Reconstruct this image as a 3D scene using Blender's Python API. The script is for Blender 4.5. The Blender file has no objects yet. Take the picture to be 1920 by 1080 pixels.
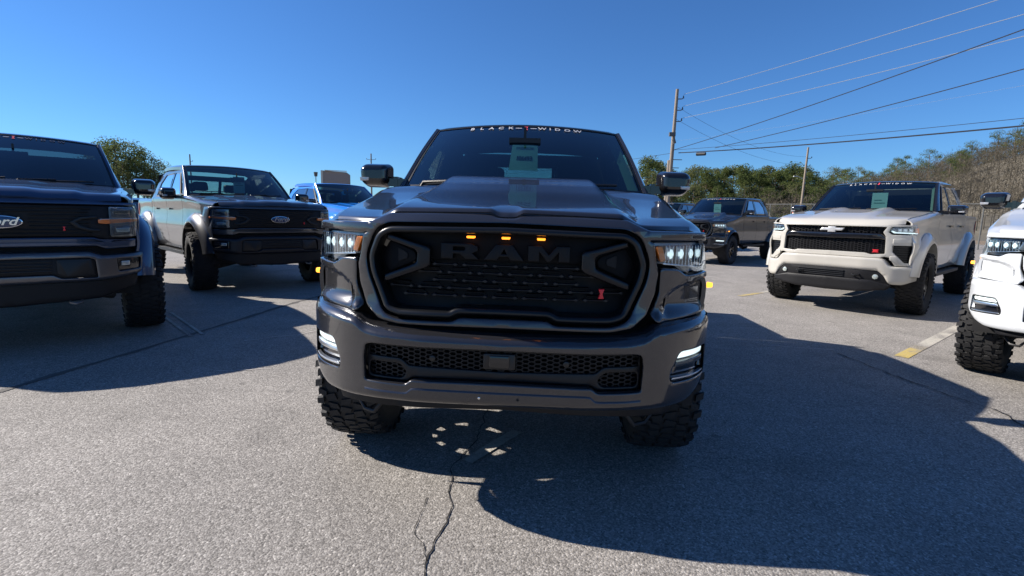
import bpy, bmesh, math, random
from math import sin, cos, pi, radians, sqrt, atan2
from mathutils import Vector, Matrix, noise
random.seed(7)
sc = bpy.context.scene
# ------------------------------------------------------------------ camera
CAM_H, PIT, ROLL, FPX = 1.3098, 0.1412, 0.0225, 950.95
cd = bpy.data.cameras.new('camera'); cam = bpy.data.objects.new('camera', cd)
sc.collection.objects.link(cam); sc.camera = cam
cd.sensor_width = 36; cd.lens = FPX / 1920 * 36; cd.clip_end = 3000; cd.clip_start = 0.05
fw = Vector((0, cos(PIT), -sin(PIT))); up0 = Vector((0, sin(PIT), cos(PIT))); r0 = Vector((1, 0, 0))
rt = cos(ROLL) * r0 + sin(ROLL) * up0; upv = -sin(ROLL) * r0 + cos(ROLL) * up0
mw = Matrix((rt, upv, -fw)).transposed().to_4x4(); mw.translation = (0, 0, CAM_H)
cam.matrix_world = mw
# ------------------------------------------------------------------ sky, sun, exposure
SX, SY = 1.42, 0.30            # shadow run per metre of height: to the right, towards the camera
az_x, az_y = -SX, SY           # horizontal direction towards the sun
sun_el = math.atan(1 / sqrt(SX * SX + SY * SY))
w = bpy.data.worlds.new("World"); sc.world = w; w.use_nodes = True
nt = w.node_tree; nt.nodes.clear()
sky = nt.nodes.new('ShaderNodeTexSky'); sky.sky_type = 'NISHITA'; sky.sun_disc = False
sky.sun_elevation = sun_el; sky.sun_rotation = math.atan2(az_x, az_y); sky.altitude = 200
sky.air_density = 1.0; sky.dust_density = 0.0; sky.ozone_density = 4.0
bg = nt.nodes.new('ShaderNodeBackground'); bg.inputs[1].default_value = 0.068
out = nt.nodes.new('ShaderNodeOutputWorld')
tintn = nt.nodes.new('ShaderNodeVectorMath'); tintn.operation = 'MULTIPLY'; tintn.inputs[1].default_value = (.40, .68, 1.0)   # clear dry winter air: deeper blue
nt.links.new(sky.outputs[0], tintn.inputs[0]); nt.links.new(tintn.outputs[0], bg.inputs[0]); nt.links.new(bg.outputs[0], out.inputs[0])
sl = bpy.data.lights.new('sun', 'SUN'); sl.energy = 4.6; sl.angle = radians(0.53); sl.color = (1.0, 0.93, 0.84)
so = bpy.data.objects.new('sun', sl); sc.collection.objects.link(so)
so.rotation_euler = Vector((SX, -SY, -1)).to_track_quat('-Z', 'Y').to_euler(); so.location = (-20, 5, 30)
sc.view_settings.view_transform = 'Standard'; sc.view_settings.look = 'None'
sc.view_settings.exposure = 1.0; sc.view_settings.gamma = 1.0; sc.view_settings.use_curve_mapping = False

# ------------------------------------------------------------------ materials
MATS = {}
def mat(name, col=(.5, .5, .5), rough=.5, metal=0., coat=0., emit=None, es=1., spec=.5, bump=None, var=None):
    if name in MATS: return MATS[name]
    m = bpy.data.materials.new(name); m.use_nodes = True; n = m.node_tree.nodes; L = m.node_tree.links
    b = n['Principled BSDF']; b.inputs['Base Color'].default_value = (*col, 1)
    b.inputs['Roughness'].default_value = rough; b.inputs['Metallic'].default_value = metal
    b.inputs['Coat Weight'].default_value = coat; b.inputs['Coat Roughness'].default_value = .02
    b.inputs['Specular IOR Level'].default_value = spec
    if emit: b.inputs['Emission Color'].default_value = (*emit, 1); b.inputs['Emission Strength'].default_value = es
    if var:      # (scale, amount): mottled colour
        t = n.new('ShaderNodeTexCoord'); s = n.new('ShaderNodeTexNoise'); s.inputs['Scale'].default_value = var[0]; s.inputs['Detail'].default_value = 6
        r = n.new('ShaderNodeMapRange'); r.inputs[3].default_value = 1 - var[1]; r.inputs[4].default_value = 1 + var[1]
        r.inputs[1].default_value = .3; r.inputs[2].default_value = .7
        v = n.new('ShaderNodeVectorMath'); v.operation = 'SCALE'; v.inputs[0].default_value = col
        L.new(t.outputs['Object'], s.inputs['Vector']); L.new(s.outputs[0], r.inputs[0]); L.new(r.outputs[0], v.inputs['Scale']); L.new(v.outputs[0], b.inputs['Base Color'])
    if bump:
        t = n.new('ShaderNodeTexCoord'); s = n.new('ShaderNodeTexNoise'); s.inputs['Scale'].default_value = bump[0]; s.inputs['Detail'].default_value = 4
        u = n.new('ShaderNodeBump'); u.inputs['Strength'].default_value = bump[1]; u.inputs['Distance'].default_value = .01
        L.new(t.outputs['Object'], s.inputs['Vector']); L.new(s.outputs[0], u.inputs['Height']); L.new(u.outputs[0], b.inputs['Normal'])
    MATS[name] = m; return m

def paint(name, col, metal=.55, rough=.34):
    if name in MATS: return MATS[name]
    m = mat(name, col, rough, metal, 1.0); n = m.node_tree.nodes; L = m.node_tree.links; b = n['Principled BSDF']
    t = n.new('ShaderNodeTexCoord'); v = n.new('ShaderNodeTexVoronoi'); v.inputs['Scale'].default_value = 900
    r = n.new('ShaderNodeMapRange'); r.inputs[3].default_value = rough - .015; r.inputs[4].default_value = rough + .02
    L.new(t.outputs['Object'], v.inputs['Vector']); L.new(v.outputs['Color'], r.inputs[0]); L.new(r.outputs[0], b.inputs['Roughness'])
    # thin film of dust: rougher and a little lighter in patches
    s = n.new('ShaderNodeTexNoise'); s.inputs['Scale'].default_value = 3.5; s.inputs['Detail'].default_value = 8
    cr = n.new('ShaderNodeMapRange'); cr.inputs[1].default_value = .35; cr.inputs[2].default_value = .75; cr.inputs[3].default_value = .01; cr.inputs[4].default_value = .035
    L.new(t.outputs['Object'], s.inputs['Vector']); L.new(s.outputs[0], cr.inputs[0]); L.new(cr.outputs[0], b.inputs['Coat Roughness'])
    return m

def glass(name, tint, refl=1.0):
    if name in MATS: return MATS[name]
    m = bpy.data.materials.new(name); m.use_nodes = True; n = m.node_tree.nodes; L = m.node_tree.links; n.clear()
    o = n.new('ShaderNodeOutputMaterial'); t = n.new('ShaderNodeBsdfTransparent'); t.inputs[0].default_value = (*tint, 1)
    g = n.new('ShaderNodeBsdfGlossy'); g.inputs['Roughness'].default_value = .015; g.inputs[0].default_value = (.95, .97, 1, 1)
    f = n.new('ShaderNodeFresnel'); x = n.new('ShaderNodeMixShader'); ge = n.new('ShaderNodeNewGeometry'); mr = n.new('ShaderNodeMapRange')
    mr.inputs[3].default_value = 1.5; mr.inputs[4].default_value = 1 / 1.5; L.new(ge.outputs['Backfacing'], mr.inputs[0]); L.new(mr.outputs[0], f.inputs[0])   # thin sheet: same mirror on both sides
    k = n.new('ShaderNodeMath'); k.operation = 'MULTIPLY'; k.inputs[1].default_value = refl; k.use_clamp = True
    L.new(f.outputs[0], k.inputs[0]); L.new(k.outputs[0], x.inputs[0]); L.new(t.outputs[0], x.inputs[1]); L.new(g.outputs[0], x.inputs[2]); L.new(x.outputs[0], o.inputs[0])
    MATS[name] = m; return m

BLACK = mat('black_plastic', (.006, .006, .0075), .5, spec=.3, bump=(300, .15))
GLOSSB = mat('gloss_black', (.008, .008, .01), .12, 0, .6)
GRB = mat('grille_black', (.0035, .0035, .0045), .6, spec=.18)
GRS = mat('grille_slat_black', (.008, .009, .011), .4, spec=.4)
SATIN = mat('satin_black', (.010, .011, .013), .38, .1, spec=.4)
DEEP = mat('underbody_black', (.006, .006, .007), .75)
RUBBER = mat('tyre_rubber', (.013, .013, .014), .8, bump=(160, .3), var=(14, .25))
RIMB = mat('wheel_black', (.012, .012, .013), .22, .4, .5)
CHROME = mat('chrome', (.75, .76, .78), .12, 1.)
STEEL = mat('brake_steel', (.28, .27, .26), .4, .9)
AMBER = mat('amber_lens', (.9, .22, .02), .2, 0, .5, spec=.6)
AMBLIT = mat('amber_lit_lamp', (1, .35, .03), .3, emit=(1, .28, .02), es=1.3)
AMBDIM = mat('amber_marker_lamp', (1, .35, .03), .3, emit=(1, .35, .03), es=1.6)
REDB = mat('red_emblem', (.55, .02, .03), .4, emit=(.8, .03, .05), es=.03)
WHITEL = mat('white_vinyl', (.45, .45, .46), .5)
REDV = mat('red_vinyl', (.8, .08, .1), .5)
REFL = mat('lamp_reflector', (.8, .82, .84), .3, 1.)
LENSL = mat('lamp_white_lens', (.8, .86, .85), .1, 0, .8, emit=(.8, .95, .95), es=.6)
CLEAR = glass('clear_lens', (.86, .9, .92), 1.3)
WIND = glass('windscreen_glass', (.13, .25, .23), 1.6)
TINT = glass('side_window_tint', (.05, .06, .065), 3.0)
WIND2 = glass('windscreen_glass_clear', (.28, .42, .39), 1.6)
WIND3 = glass('windscreen_glass_dark', (.08, .13, .14), 2.0)
PAPER = mat('price_paper', (.66, .80, .86), .6)
INK = mat('print_ink', (.04, .06, .08), .6)
SEAT = mat('seat_leather', (.02, .02, .022), .5)
HLHOUS = mat('headlamp_housing', (.20, .22, .24), .28, .9)

# ------------------------------------------------------------------ helpers
COL = sc.collection
def link(name, me, m=None, parent=None, smooth=32):
    o = bpy.data.objects.new(name, me); COL.objects.link(o)
    if m is not None:
        me.materials.clear(); me.materials.append(m)
    if smooth:
        me.polygons.foreach_set('use_smooth', [True] * len(me.polygons))
        me.set_sharp_from_angle(angle=radians(smooth))
    if parent is not None: o.parent = parent
    return o
def mesh(name, v, f, m=None, parent=None, smooth=32, fix=True):
    me = bpy.data.meshes.new(name); me.from_pydata([tuple(p) for p in v], [], f)
    if fix:
        b = bmesh.new(); b.from_mesh(me); bmesh.ops.recalc_face_normals(b, faces=b.faces); b.to_mesh(me); b.free()
    me.update(); return link(name, me, m, parent, smooth)
def bmobj(name, b, m, parent=None, smooth=32):
    me = bpy.data.meshes.new(name); bmesh.ops.recalc_face_normals(b, faces=b.faces); b.to_mesh(me); b.free(); me.update()
    return link(name, me, m, parent, smooth)
def empty(name, loc=(0, 0, 0), rz=0):
    o = bpy.data.objects.new(name, None); COL.objects.link(o); o.location = loc; o.rotation_euler = (0, 0, rz); o.empty_display_size = .2; return o
def tag(o, label=None, cat=None, group=None, kind=None):
    if label: o['label'] = label
    if cat: o['category'] = cat
    if group: o['group'] = group
    if kind: o['kind'] = kind
    return o

class G:
    def __init__(s): s.v = []; s.f = []
    def add(s, v, f):
        k = len(s.v); s.v += [tuple(p) for p in v]; s.f += [tuple(i + k for i in q) for q in f]; return s
    def box(s, c, d, rot=None, taper=1.):
        x, y, z = [a / 2 for a in d]
        p = [Vector((i * x * (taper if k > 0 else 1), j * y * (taper if k > 0 else 1), k * z)) for i in (-1, 1) for j in (-1, 1) for k in (-1, 1)]
        if rot is not None: p = [rot @ q for q in p]
        return s.add([q + Vector(c) for q in p], [(0, 1, 3, 2), (4, 6, 7, 5), (0, 4, 5, 1), (2, 3, 7, 6), (0, 2, 6, 4), (1, 5, 7, 3)])
    def tube(s, pts, r, n=8, cap=True):
        pts = [Vector(p) for p in pts]; rs = r if isinstance(r, (list, tuple)) else [r] * len(pts); v = []; f = []
        prev = None
        for i, p in enumerate(pts):
            t = (pts[min(i + 1, len(pts) - 1)] - pts[max(i - 1, 0)]).normalized()
            a = prev if prev is not None else (Vector((0, 0, 1)) if abs(t.z) < .9 else Vector((1, 0, 0)))
            a = (a - t * a.dot(t)).normalized(); prev = a; b = t.cross(a)
            v += [p + rs[i] * (cos(2 * pi * k / n) * a + sin(2 * pi * k / n) * b) for k in range(n)]
        for i in range(len(pts) - 1):
            for k in range(n): f.append((i * n + k, i * n + (k + 1) % n, (i + 1) * n + (k + 1) % n, (i + 1) * n + k))
        if cap: f += [tuple(range(n))[::-1], tuple((len(pts) - 1) * n + k for k in range(n))]
        return s.add(v, f)
    def latheX(s, prof, n=48, c=(0, 0, 0), closed=False):     # prof [(x, r)], axis along x
        v = []; f = []; m = len(prof)
        for k in range(n):
            a = 2 * pi * k / n
            v += [(c[0] + x, c[1] + r * sin(a), c[2] + r * cos(a)) for x, r in prof]
        for k in range(n):
            for i in range(m - (0 if closed else 1)):
                j = (i + 1) % m; q = (k + 1) % n
                f.append((k * m + i, k * m + j, q * m + j, q * m + i))
        return s.add(v, f)
    def grid(s, rows, closeu=False):
        n = len(rows[0]); v = [p for r in rows for p in r]; f = []
        for i in range(len(rows) - 1):
            for j in range(n - (0 if closeu else 1)):
                q = (j + 1) % n
                f.append((i * n + j, i * n + q, (i + 1) * n + q, (i + 1) * n + j))
        return s.add(v, f)
    def make(s, name, m, parent=None, smooth=32, fix=True): return mesh(name, s.v, s.f, m, parent, smooth, fix)

def cr(tab, x):                 # smooth interpolation through a table of (x, y)
    if x <= tab[0][0]: return tab[0][1]
    if x >= tab[-1][0]: return tab[-1][1]
    for i in range(len(tab) - 1):
        if x <= tab[i + 1][0]: break
    x0, y0 = tab[i]; x1, y1 = tab[i + 1]; h = x1 - x0; t = (x - x0) / h; d = (y1 - y0) / h
    def sl(a, b): return 0. if a * b <= 0 else 2 * a * b / (a + b)
    d0 = (y0 - tab[i - 1][1]) / (x0 - tab[i - 1][0]) if i > 0 else d
    d1 = (tab[i + 2][1] - y1) / (tab[i + 2][0] - x1) if i < len(tab) - 2 else d
    m0 = sl(d0, d) if i > 0 else d; m1 = sl(d, d1) if i < len(tab) - 2 else d
    return (2 * t**3 - 3 * t * t + 1) * y0 + (t**3 - 2 * t * t + t) * h * m0 + (3 * t * t - 2 * t**3) * y1 + (t**3 - t * t) * h * m1
def sst(a, b, x):
    t = max(0, min(1, (x - a) / (b - a))); return t * t * (3 - 2 * t)
def sym(h):                     # half outline (x>=0, from top centre round to bottom centre) -> full loop
    return list(h) + [(-x, z) for x, z in reversed(h) if x > 1e-6]
def flip(p): return [(-x, z) for x, z in reversed(p)]
def area(p): return sum(p[i][0] * p[(i + 1) % len(p)][1] - p[(i + 1) % len(p)][0] * p[i][1] for i in range(len(p))) / 2
def rnd(p, r=.01, n=3):         # rounds corners
    o = []
    for i in range(len(p)):
        a, b, c = Vector(p[i - 1]), Vector(p[i]), Vector(p[(i + 1) % len(p)])
        u, v = a - b, c - b; lu, lv = u.length, v.length
        if lu < 1e-6 or lv < 1e-6: o.append(tuple(b)); continue
        q = min(r, lu * .45, lv * .45); s, e = b + u / lu * q, b + v / lv * q
        for k in range(n + 1):
            t = k / n; o.append(tuple((1 - t)**2 * s + 2 * t * (1 - t) * b + t * t * e))
    return o
def inset(p, d):                # d>0 shrinks
    s = 1 if area(p) > 0 else -1; o = []
    n = len(p)
    for i in range(n):
        a, b, c = Vector(p[i - 1]), Vector(p[i]), Vector(p[(i + 1) % n])
        e1, e2 = (b - a), (c - b)
        if e1.length < 1e-7: e1 = e2
        if e2.length < 1e-7: e2 = e1
        e1.normalize(); e2.normalize()
        n1, n2 = Vector((-e1.y, e1.x)) * s, Vector((-e2.y, e2.x)) * s
        k = n1 + n2; k = k / max(.35, k.length_squared / 2) if k.length > 1e-6 else n1
        o.append((b.x + k.x * d, b.y + k.y * d))
    return o
def plate(outer, holes=(), y=0., th=.03, bev=.004, bend=None, dx=.05, dz=None, seg=2, back=True):
    """prism of an (x, z) outline: bevelled front at y, back at y+th; cut in strips and bent"""
    b = bmesh.new(); loops = [(outer, 1)] + [(h, -1) for h in holes]; fe = []
    for p, sg in loops:
        rings = []
        for k in range(seg + 1):
            t = k / seg * pi / 2
            rings.append(([(q) for q in inset(p, sg * bev * (1 - sin(t)))], y + bev * (1 - cos(t))))
        if back: rings.append((p, y + th))
        vs = [[b.verts.new((x, yy, z)) for x, z in r] for r, yy in rings]
        n = len(p)
        for i in range(n): fe.append(b.edges.new((vs[0][i], vs[0][(i + 1) % n])))
        for a, c in zip(vs, vs[1:]):
            for i in range(n): b.faces.new((a[i], a[(i + 1) % n], c[(i + 1) % n], c[i]))
        if back: fe2 = [b.edges.get((vs[-1][i], vs[-1][(i + 1) % n])) for i in range(n)]; p_ = fe2
        if back:
            if sg == 1: be = list(p_)
            else: be += p_
    bmesh.ops.triangle_fill(b, use_beauty=True, use_dissolve=False, edges=fe, normal=(0, -1, 0))
    if back: bmesh.ops.triangle_fill(b, use_beauty=True, use_dissolve=False, edges=be, normal=(0, 1, 0))
    xs = [q[0] for q in outer]; zs = [q[1] for q in outer]
    def cuts(lo, hi, d, no):
        k = math.ceil(lo / d + 1e-4)
        while k * d < hi - 1e-4:
            bmesh.ops.bisect_plane(b, geom=b.verts[:] + b.edges[:] + b.faces[:], plane_co=Vector(no) * (k * d), plane_no=no, dist=1e-6); k += 1
    if dx: cuts(min(xs), max(xs), dx, (1, 0, 0))
    if dz: cuts(min(zs), max(zs), dz, (0, 0, 1))
    if bend:
        for v in b.verts: v.co = Vector(bend(*v.co))
    return b
def pl(name, outer, m, parent, **k):
    return bmobj(name, plate(outer, **k), m, parent, 30)

def text_mesh(name, s, size, m, parent, place, ext=.001, sx=1., shear=0., bold=0.):
    c = bpy.data.curves.new(name, 'FONT'); c.body = s; c.size = size; c.extrude = ext; c.align_x = 'CENTER'; c.align_y = 'CENTER'
    c.shear = shear; c.offset = bold; c.resolution_u = 3
    o = bpy.data.objects.new(name, c); COL.objects.link(o)
    dg = bpy.context.evaluated_depsgraph_get(); me = bpy.data.meshes.new_from_object(o.evaluated_get(dg))
    bpy.data.objects.remove(o); bpy.data.curves.remove(c)
    for v in me.vertices: v.co = place(v.co.x * sx, v.co.y, v.co.z)
    me.name = name
    return link(name, me, m, parent, 0)

# ------------------------------------------------------------------ wheels
def wheel_meshes(R=.44, W=.30, nb=52, spokes=8):
    s = R / .44; h = W / 2
    t = G(); t.latheX([(-h * .72, .245 * s), (-h * .93, .275 * s), (-h * 1.0, .335 * s), (-h * .96, .395 * s), (-h * .82, R - .020), (-h * .5, R - .011), (0, R - .010), (h * .5, R - .011),
                       (h * .82, R - .020), (h * .96, .395 * s), (h * 1.0, .335 * s), (h * .93, .275 * s), (h * .72, .245 * s)], 56)
    tyre = bpy.data.meshes.new('tyre'); tyre.from_pydata(t.v, [], t.f)
    d = G()
    for k in range(nb):
        for row, (xc, wd, ln, tw, ph) in enumerate([(-.82, .27, .68, .1, 0), (-.46, .34, .72, -.5, .5), (0, .38, .68, .5, 0), (.46, .34, .72, -.5, .5), (.82, .27, .68, .1, .0)]):
            a = 2 * pi * (k + ph) / nb; L = 2 * pi * R / nb * ln * (1.0 if (k + row) % 2 else .86); sh = .014 if k % 2 else -.006
            x0 = xc * h + (sh if abs(xc) > .6 and xc > 0 else -sh if abs(xc) > .6 else .004 * (-1)**k); w2 = wd * h / 2
            pts = []
            for (u, v) in [(-1, -1), (1, -1), (1, 1), (-1, 1)]:
                x = x0 + u * w2 + v * L / 2 * tw * .6; aa = a + (v * L / 2 + (.006 * u if (k + row) % 2 else -.006 * u)) / R
                ro = R + (0 if abs(x) < h * .75 else -.010 * (abs(x) / h - .75) * 4); ri = R - .03
                pts.append((x, aa, ro, ri))
            top = [(x * .985, r * sin(q), r * cos(q)) for x, q, r, _ in pts]; bot = [(x, i * sin(q), i * cos(q)) for x, q, _, i in pts]
            d.add(top + bot, [(0, 1, 2, 3), (0, 4, 5, 1), (1, 5, 6, 2), (2, 6, 7, 3), (3, 7, 4, 0)])
        for sg in (-1, 1):      # shoulder lugs down the sidewall
            if k % 2: continue
            a = 2 * pi * k / nb; q = pi / nb * .62
            v = []
            for (rr, xx) in ((R - .008, .93), (R - .05, 1.03)):
                for e in (-q, q): v.append((sg * h * xx, rr * sin(a + e), rr * cos(a + e)))
            for (rr, xx) in ((R - .03, .80), (R - .06, .93)):
                for e in (-q, q): v.append((sg * h * xx, rr * sin(a + e), rr * cos(a + e)))
            d.add(v, [(0, 1, 3, 2), (0, 4, 5, 1), (2, 3, 7, 6), (0, 2, 6, 4), (1, 5, 7, 3)])
    tread = bpy.data.meshes.new('tread'); b = bmesh.new(); tread.from_pydata(d.v, [], d.f); b.from_mesh(tread); bmesh.ops.recalc_face_normals(b, faces=b.faces); b.to_mesh(tread); b.free()
    r = G(); x1 = h * .66
    r.latheX([(-x1, .258 * s), (-x1 + .012, .245 * s), (-x1 + .02, .232 * s), (0, .222 * s), (x1 - .03, .232 * s), (x1 - .01, .247 * s), (x1, .262 * s), (x1 + .006, .262 * s), (x1 + .004, .25 * s), (x1 - .012, .236 * s), (x1 - .03, .226 * s),
              (.0, .216 * s), (-x1 + .02, .225 * s), (-x1, .24 * s)], 48, closed=True)
    r.latheX([(x1 - .012, .0), (x1 - .012, .045 * s), (x1 - .03, .062 * s), (x1 - .075, .07 * s), (x1 - .075, 0)], 24)
    for k in range(spokes):
        a0 = 2 * pi * k / spokes
        for off, wd in ((-.085, .020), (.085, .020)):
            v = []
            for rr, wx, xo in ((.055, wd * 1.1, x1 - .035), (.14, wd * .8, x1 - .026), (.232, wd * .9, x1 - .006)):
                aa = a0 + off * (rr / .232) ** .6 * 1.4
                for dx, wk in ((0, .6), (-.012, 1.), (-.035, 1.)):
                    for e in (-1, 1):
                        y_, z_ = rr * s * sin(aa), rr * s * cos(aa); v.append((xo + dx, y_ + e * wx * wk * cos(aa), z_ - e * wx * wk * sin(aa)))
            f = []
            for i in range(2):
                o = i * 6
                f += [(o, o + 1, o + 7, o + 6), (o + 1, o + 3, o + 9, o + 7), (o + 3, o + 5, o + 11, o + 9), (o + 5, o + 4, o + 10, o + 11), (o + 4, o + 2, o + 8, o + 10), (o + 2, o, o + 6, o + 8)]
            f += [(0, 2, 4, 5, 3, 1), (12, 13, 15, 17, 16, 14)]; r.add(v, f)
    rim = bpy.data.meshes.new('wheel'); rim.from_pydata(r.v, [], r.f)
    b = bmesh.new(); b.from_mesh(rim); bmesh.ops.recalc_face_normals(b, faces=b.faces); b.to_mesh(rim); b.free()
    br = G(); br.latheX([(-.02, .0), (-.02, .145 * s), (.005, .145 * s), (.005, 0)], 32).box((.0, .10 * s, .05), (.07, .08, .13))
    brake = bpy.data.meshes.new('brake_disc'); brake.from_pydata(br.v, [], br.f)
    ln = G()
    for k in range(6): ln.latheX([(x1 - .05, .009), (x1 - .012, .009), (x1 - .008, .0)], 6, (0, .043 * s * sin(k * pi / 3), .043 * s * cos(k * pi / 3)))
    return dict(rim=rim, tyre=tyre, tread=tread, brake=brake, W=W, R=R)
WM = wheel_meshes()
def wheel(parent, x, y, steer=0., spin=0., R=.44, wx=1.):
    s = R / .44
    e = bpy.data.objects.new('wheel', WM['rim']); COL.objects.link(e); e.parent = parent; e.location = (x, y, R)
    e.rotation_euler = (spin, 0, steer + (0 if x > 0 else pi)); e.scale = (wx, s, s)
    if not WM['rim'].materials: WM['rim'].materials.append(RIMB); WM['tyre'].materials.append(RUBBER); WM['tread'].materials.append(RUBBER); WM['brake'].materials.append(STEEL); \
        WM['rim'].polygons.foreach_set('use_smooth', [True] * len(WM['rim'].polygons)); WM['rim'].set_sharp_from_angle(angle=radians(35)); WM['tyre'].polygons.foreach_set('use_smooth', [True] * len(WM['tyre'].polygons))
    for n, k in (('tyre', 'tyre'), ('tread', 'tread'), ('brake_disc', 'brake')):
        c = bpy.data.objects.new(n, WM[k]); COL.objects.link(c); c.parent = e
        if k == 'tread': c['kind'] = 'stuff'
    return e

# ------------------------------------------------------------------ pickup truck, shared body
AY, BY = .93, 4.55            # axle stations
AR, AZ = .49, .50             # wheel arch radius and centre height
def truck(cfg):
    S = cfg['style']; P = cfg['paint']; T = empty('pickup_truck', (*cfg['pos'], 0), cfg['yaw'])
    tag(T, cfg['label'], 'pickup truck', cfg.get('group', 'lifted pickup trucks parked in the lot'))
    lean = cfg.get('lean', 0.)
    top = T
    L_ = cfg.get('L', 5.55); AR = cfg.get('AR', .49); AZ = cfg.get('AZ', .50)
    hb = cfg['hood_base']; dzh = cfg.get('dz', 0.)
    Yh = cfg['hood_plan']; hw = cfg.get('hood_half', .87)
    ZB = cfg.get('belt', 1.50)
    def obj(g, name, m, smooth=32, parent=None): return g.make(name, m, parent or T, smooth)
    # ---- side surface
    xhT = [(0.3, hw - .04), (.6, hw - .018), (1.0, hw + .012), (1.3, hw + .018), (1.6, hw + .015), (1.9, hw + .03)]
    shT = cfg.get('sh', [(.36, .895), (.6, .94), (.95, .968), (1.3, .972), (1.6, .965), (4., .95), (5.6, .93)])
    mxT = cfg.get('mx', [(.40, .935), (.6, .965), (.95, .985), (1.6, .98), (2.2, .972), (3.8, .972), (4.55, .985), (5.6, .95)])
    def zh(y, x=None): return cr(hb, y)
    def topz(y): return zh(y) - .03 - (.026 * (1 - sst(.42, .66, y)) if S == 'ram' else 0) if y < 1.62 else (ZB if y < cfg.get('cab_end', 4.12) else cfg.get('rail', 1.46))
    def topx(y): return cr(xhT, y) if y < 1.9 else (.925 if y < 4.12 else .905)
    def side(y, n=12, inner=False):
        zt = topz(y); xt = topx(y); xs = cr(shT, y); xm = cr(mxT, y)
        xt = min(xt, xs - .012)
        d = abs(y - AY); e = abs(y - BY); zb = .60 if y > .6 else .86
        for dd in (d, e):
            if dd < AR: zb = max(zb, AZ + sqrt(AR * AR - dd * dd))
        if y < AY and d >= AR: zb = cfg.get('fz', .88)
        if y > BY and e >= AR: zb = .72
        pts = [(xt, zt), (xt + (xs - xt) * .55, zt - .012), (xs - .004, zt - .038), (xs, zt - .07)]
        zc0 = zt - .07; zm = 1.02
        for k in range(1, n + 1):
            t = k / n; z = zc0 + (zb - zc0) * t
            if z > zm: q = (zc0 - z) / max(1e-4, zc0 - zm); x = xs + (xm - xs) * (q * q * (3 - 2 * q)) - cfg.get('waist', .018) * sin(pi * q)
            else: q = (zm - z) / (zm - .60); x = xm - .045 * q * q - .02 * sst(.15, .45, q) * (1 - q) - (.03 * sst(.85, 1., q))
            pts.append((x, z))
        return [(x, y, z) for x, z in pts]
    def ys(a, b, n):
        o = [a + (b - a) * k / n for k in range(n + 1)]
        for c in (AY, BY):
            for k in range(25):
                v = c + AR * 1.0001 * -cos(pi * k / 24)
                if a < v < b: o.append(v)
            for v in (c - AR - .004, c + AR + .004):
                if a < v < b: o.append(v)
        return sorted(o)
    def panel(name, a, b, n, sgn, mtl=P, skin=.02):
        g = G(); rows = [side(y) for y in ys(a, b, n)]
        R1 = [[(sgn * x, y, z) for x, y, z in r] for r in rows]
        R2 = [[(sgn * (x - skin), y, z) for x, y, z in r] for r in rows]
        # closed shell
        m = len(rows[0]); k0 = [r + q[::-1] for r, q in zip(R1, R2)]
        g.grid(k0, closeu=True); N = 2 * m; g.f.append(tuple(range(N))[::-1]); g.f.append(tuple((len(rows) - 1) * N + i for i in range(N)))
        return g.make(name, mtl, T, 28)
    doors = {}
    for sg in (-1, 1):
        f = panel('fender', cfg.get('fend0', .44), 1.775, 16, sg)
        d1 = panel('front_door', 1.787, 2.893, 10, sg); d2 = panel('rear_door', 2.905, cfg.get('dend', 3.93), 8, sg); doors[sg] = (d1, d2)
        panel('quarter_panel', cfg.get('dend', 3.93) + .012, 4.12, 3, sg); panel('bed_side', 4.135, L_, 14, sg)
        # wheel arch lip / flare
        for c in (AY, BY):
            g = G(); rows = []
            fw_, ft = cfg.get('flare', (.035, .05))
            a0 = radians(cfg.get('fla', 14))
            for k in range(33):
                a = a0 + (pi - 2 * a0) * k / 32; yy = c - AR * cos(a); zz = AZ + AR * sin(a)
                yy = max(yy, .40) if c == AY else yy
                xx = side(max(.42, min(L_, c - (AR + .03) * cos(a))))[-1][0] if False else cr(mxT, max(.40, yy)) - .01 - (.03 * max(0, (.95 - zz)))
                prof = [(-.05, -.0), (0.0, -.0), (fw_, .0), (fw_ + .003, .012), (fw_ * .75, ft * .55), (fw_ * .3, ft * .9), (-.005, ft * 1.05), (-.05, ft)]
                rows.append([(sg * (xx + px), c - (AR - .012 + pr) * cos(a), AZ + (AR - .012 + pr) * sin(a)) for px, pr in prof])
            g.grid(rows, closeu=True); N = 8; g.f += [tuple(range(N)), tuple(32 * N + i for i in range(N))[::-1]]
            g.make('fender_flare', cfg.get('flare_mat', P), T, 40)
            # inner liner
            g = G(); rows = []
            for k in range(25):
                a = -.15 + (pi + .3) * k / 24
                rows.append([(sg * x, c - (AR + .01) * cos(a), AZ + (AR + .01) * sin(a)) for x in (.92, .5)])
            g.grid(rows); g.make('wheel_liner', DEEP, T, 40)
        # running board
        g = G().box((sg * .93, 2.72, .54), (.13, 1.9, .05)).tube([(sg * .9, 2., .55), (sg * .5, 2., .62)], .02).tube([(sg * .9, 3.4, .55), (sg * .5, 3.4, .62)], .02)
        g.make('running_board', BLACK, T)
        # handles
        for d, yy in ((doors[sg][0], 2.70), (doors[sg][1], 3.72)):
            z = 1.30; x = side(yy)[4][0]
            g = G().box((sg * (x + .022), yy, z), (.014, .22, .030)).box((sg * (x + .008), yy - .09, z), (.03, .03, .022)).box((sg * (x + .008), yy + .09, z), (.03, .03, .022))
            o = g.make('handle', cfg.get('handle', P), None); o.parent = d
    # ---- hood
    bl = cfg['bulge']
    def hz(x, y):
        ax = abs(x); z = cr(hb, y) + bl(ax, y); z -= .020 * (ax / hw) ** 4
        return z
    NX, NY = (120, 60) if S == 'ram' else (60, 40); rows = []
    yb_ = cfg.get('hood_back', [(0, 1.50), (.45, 1.50), (.55, 1.44), (.87, 1.40)])
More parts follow.
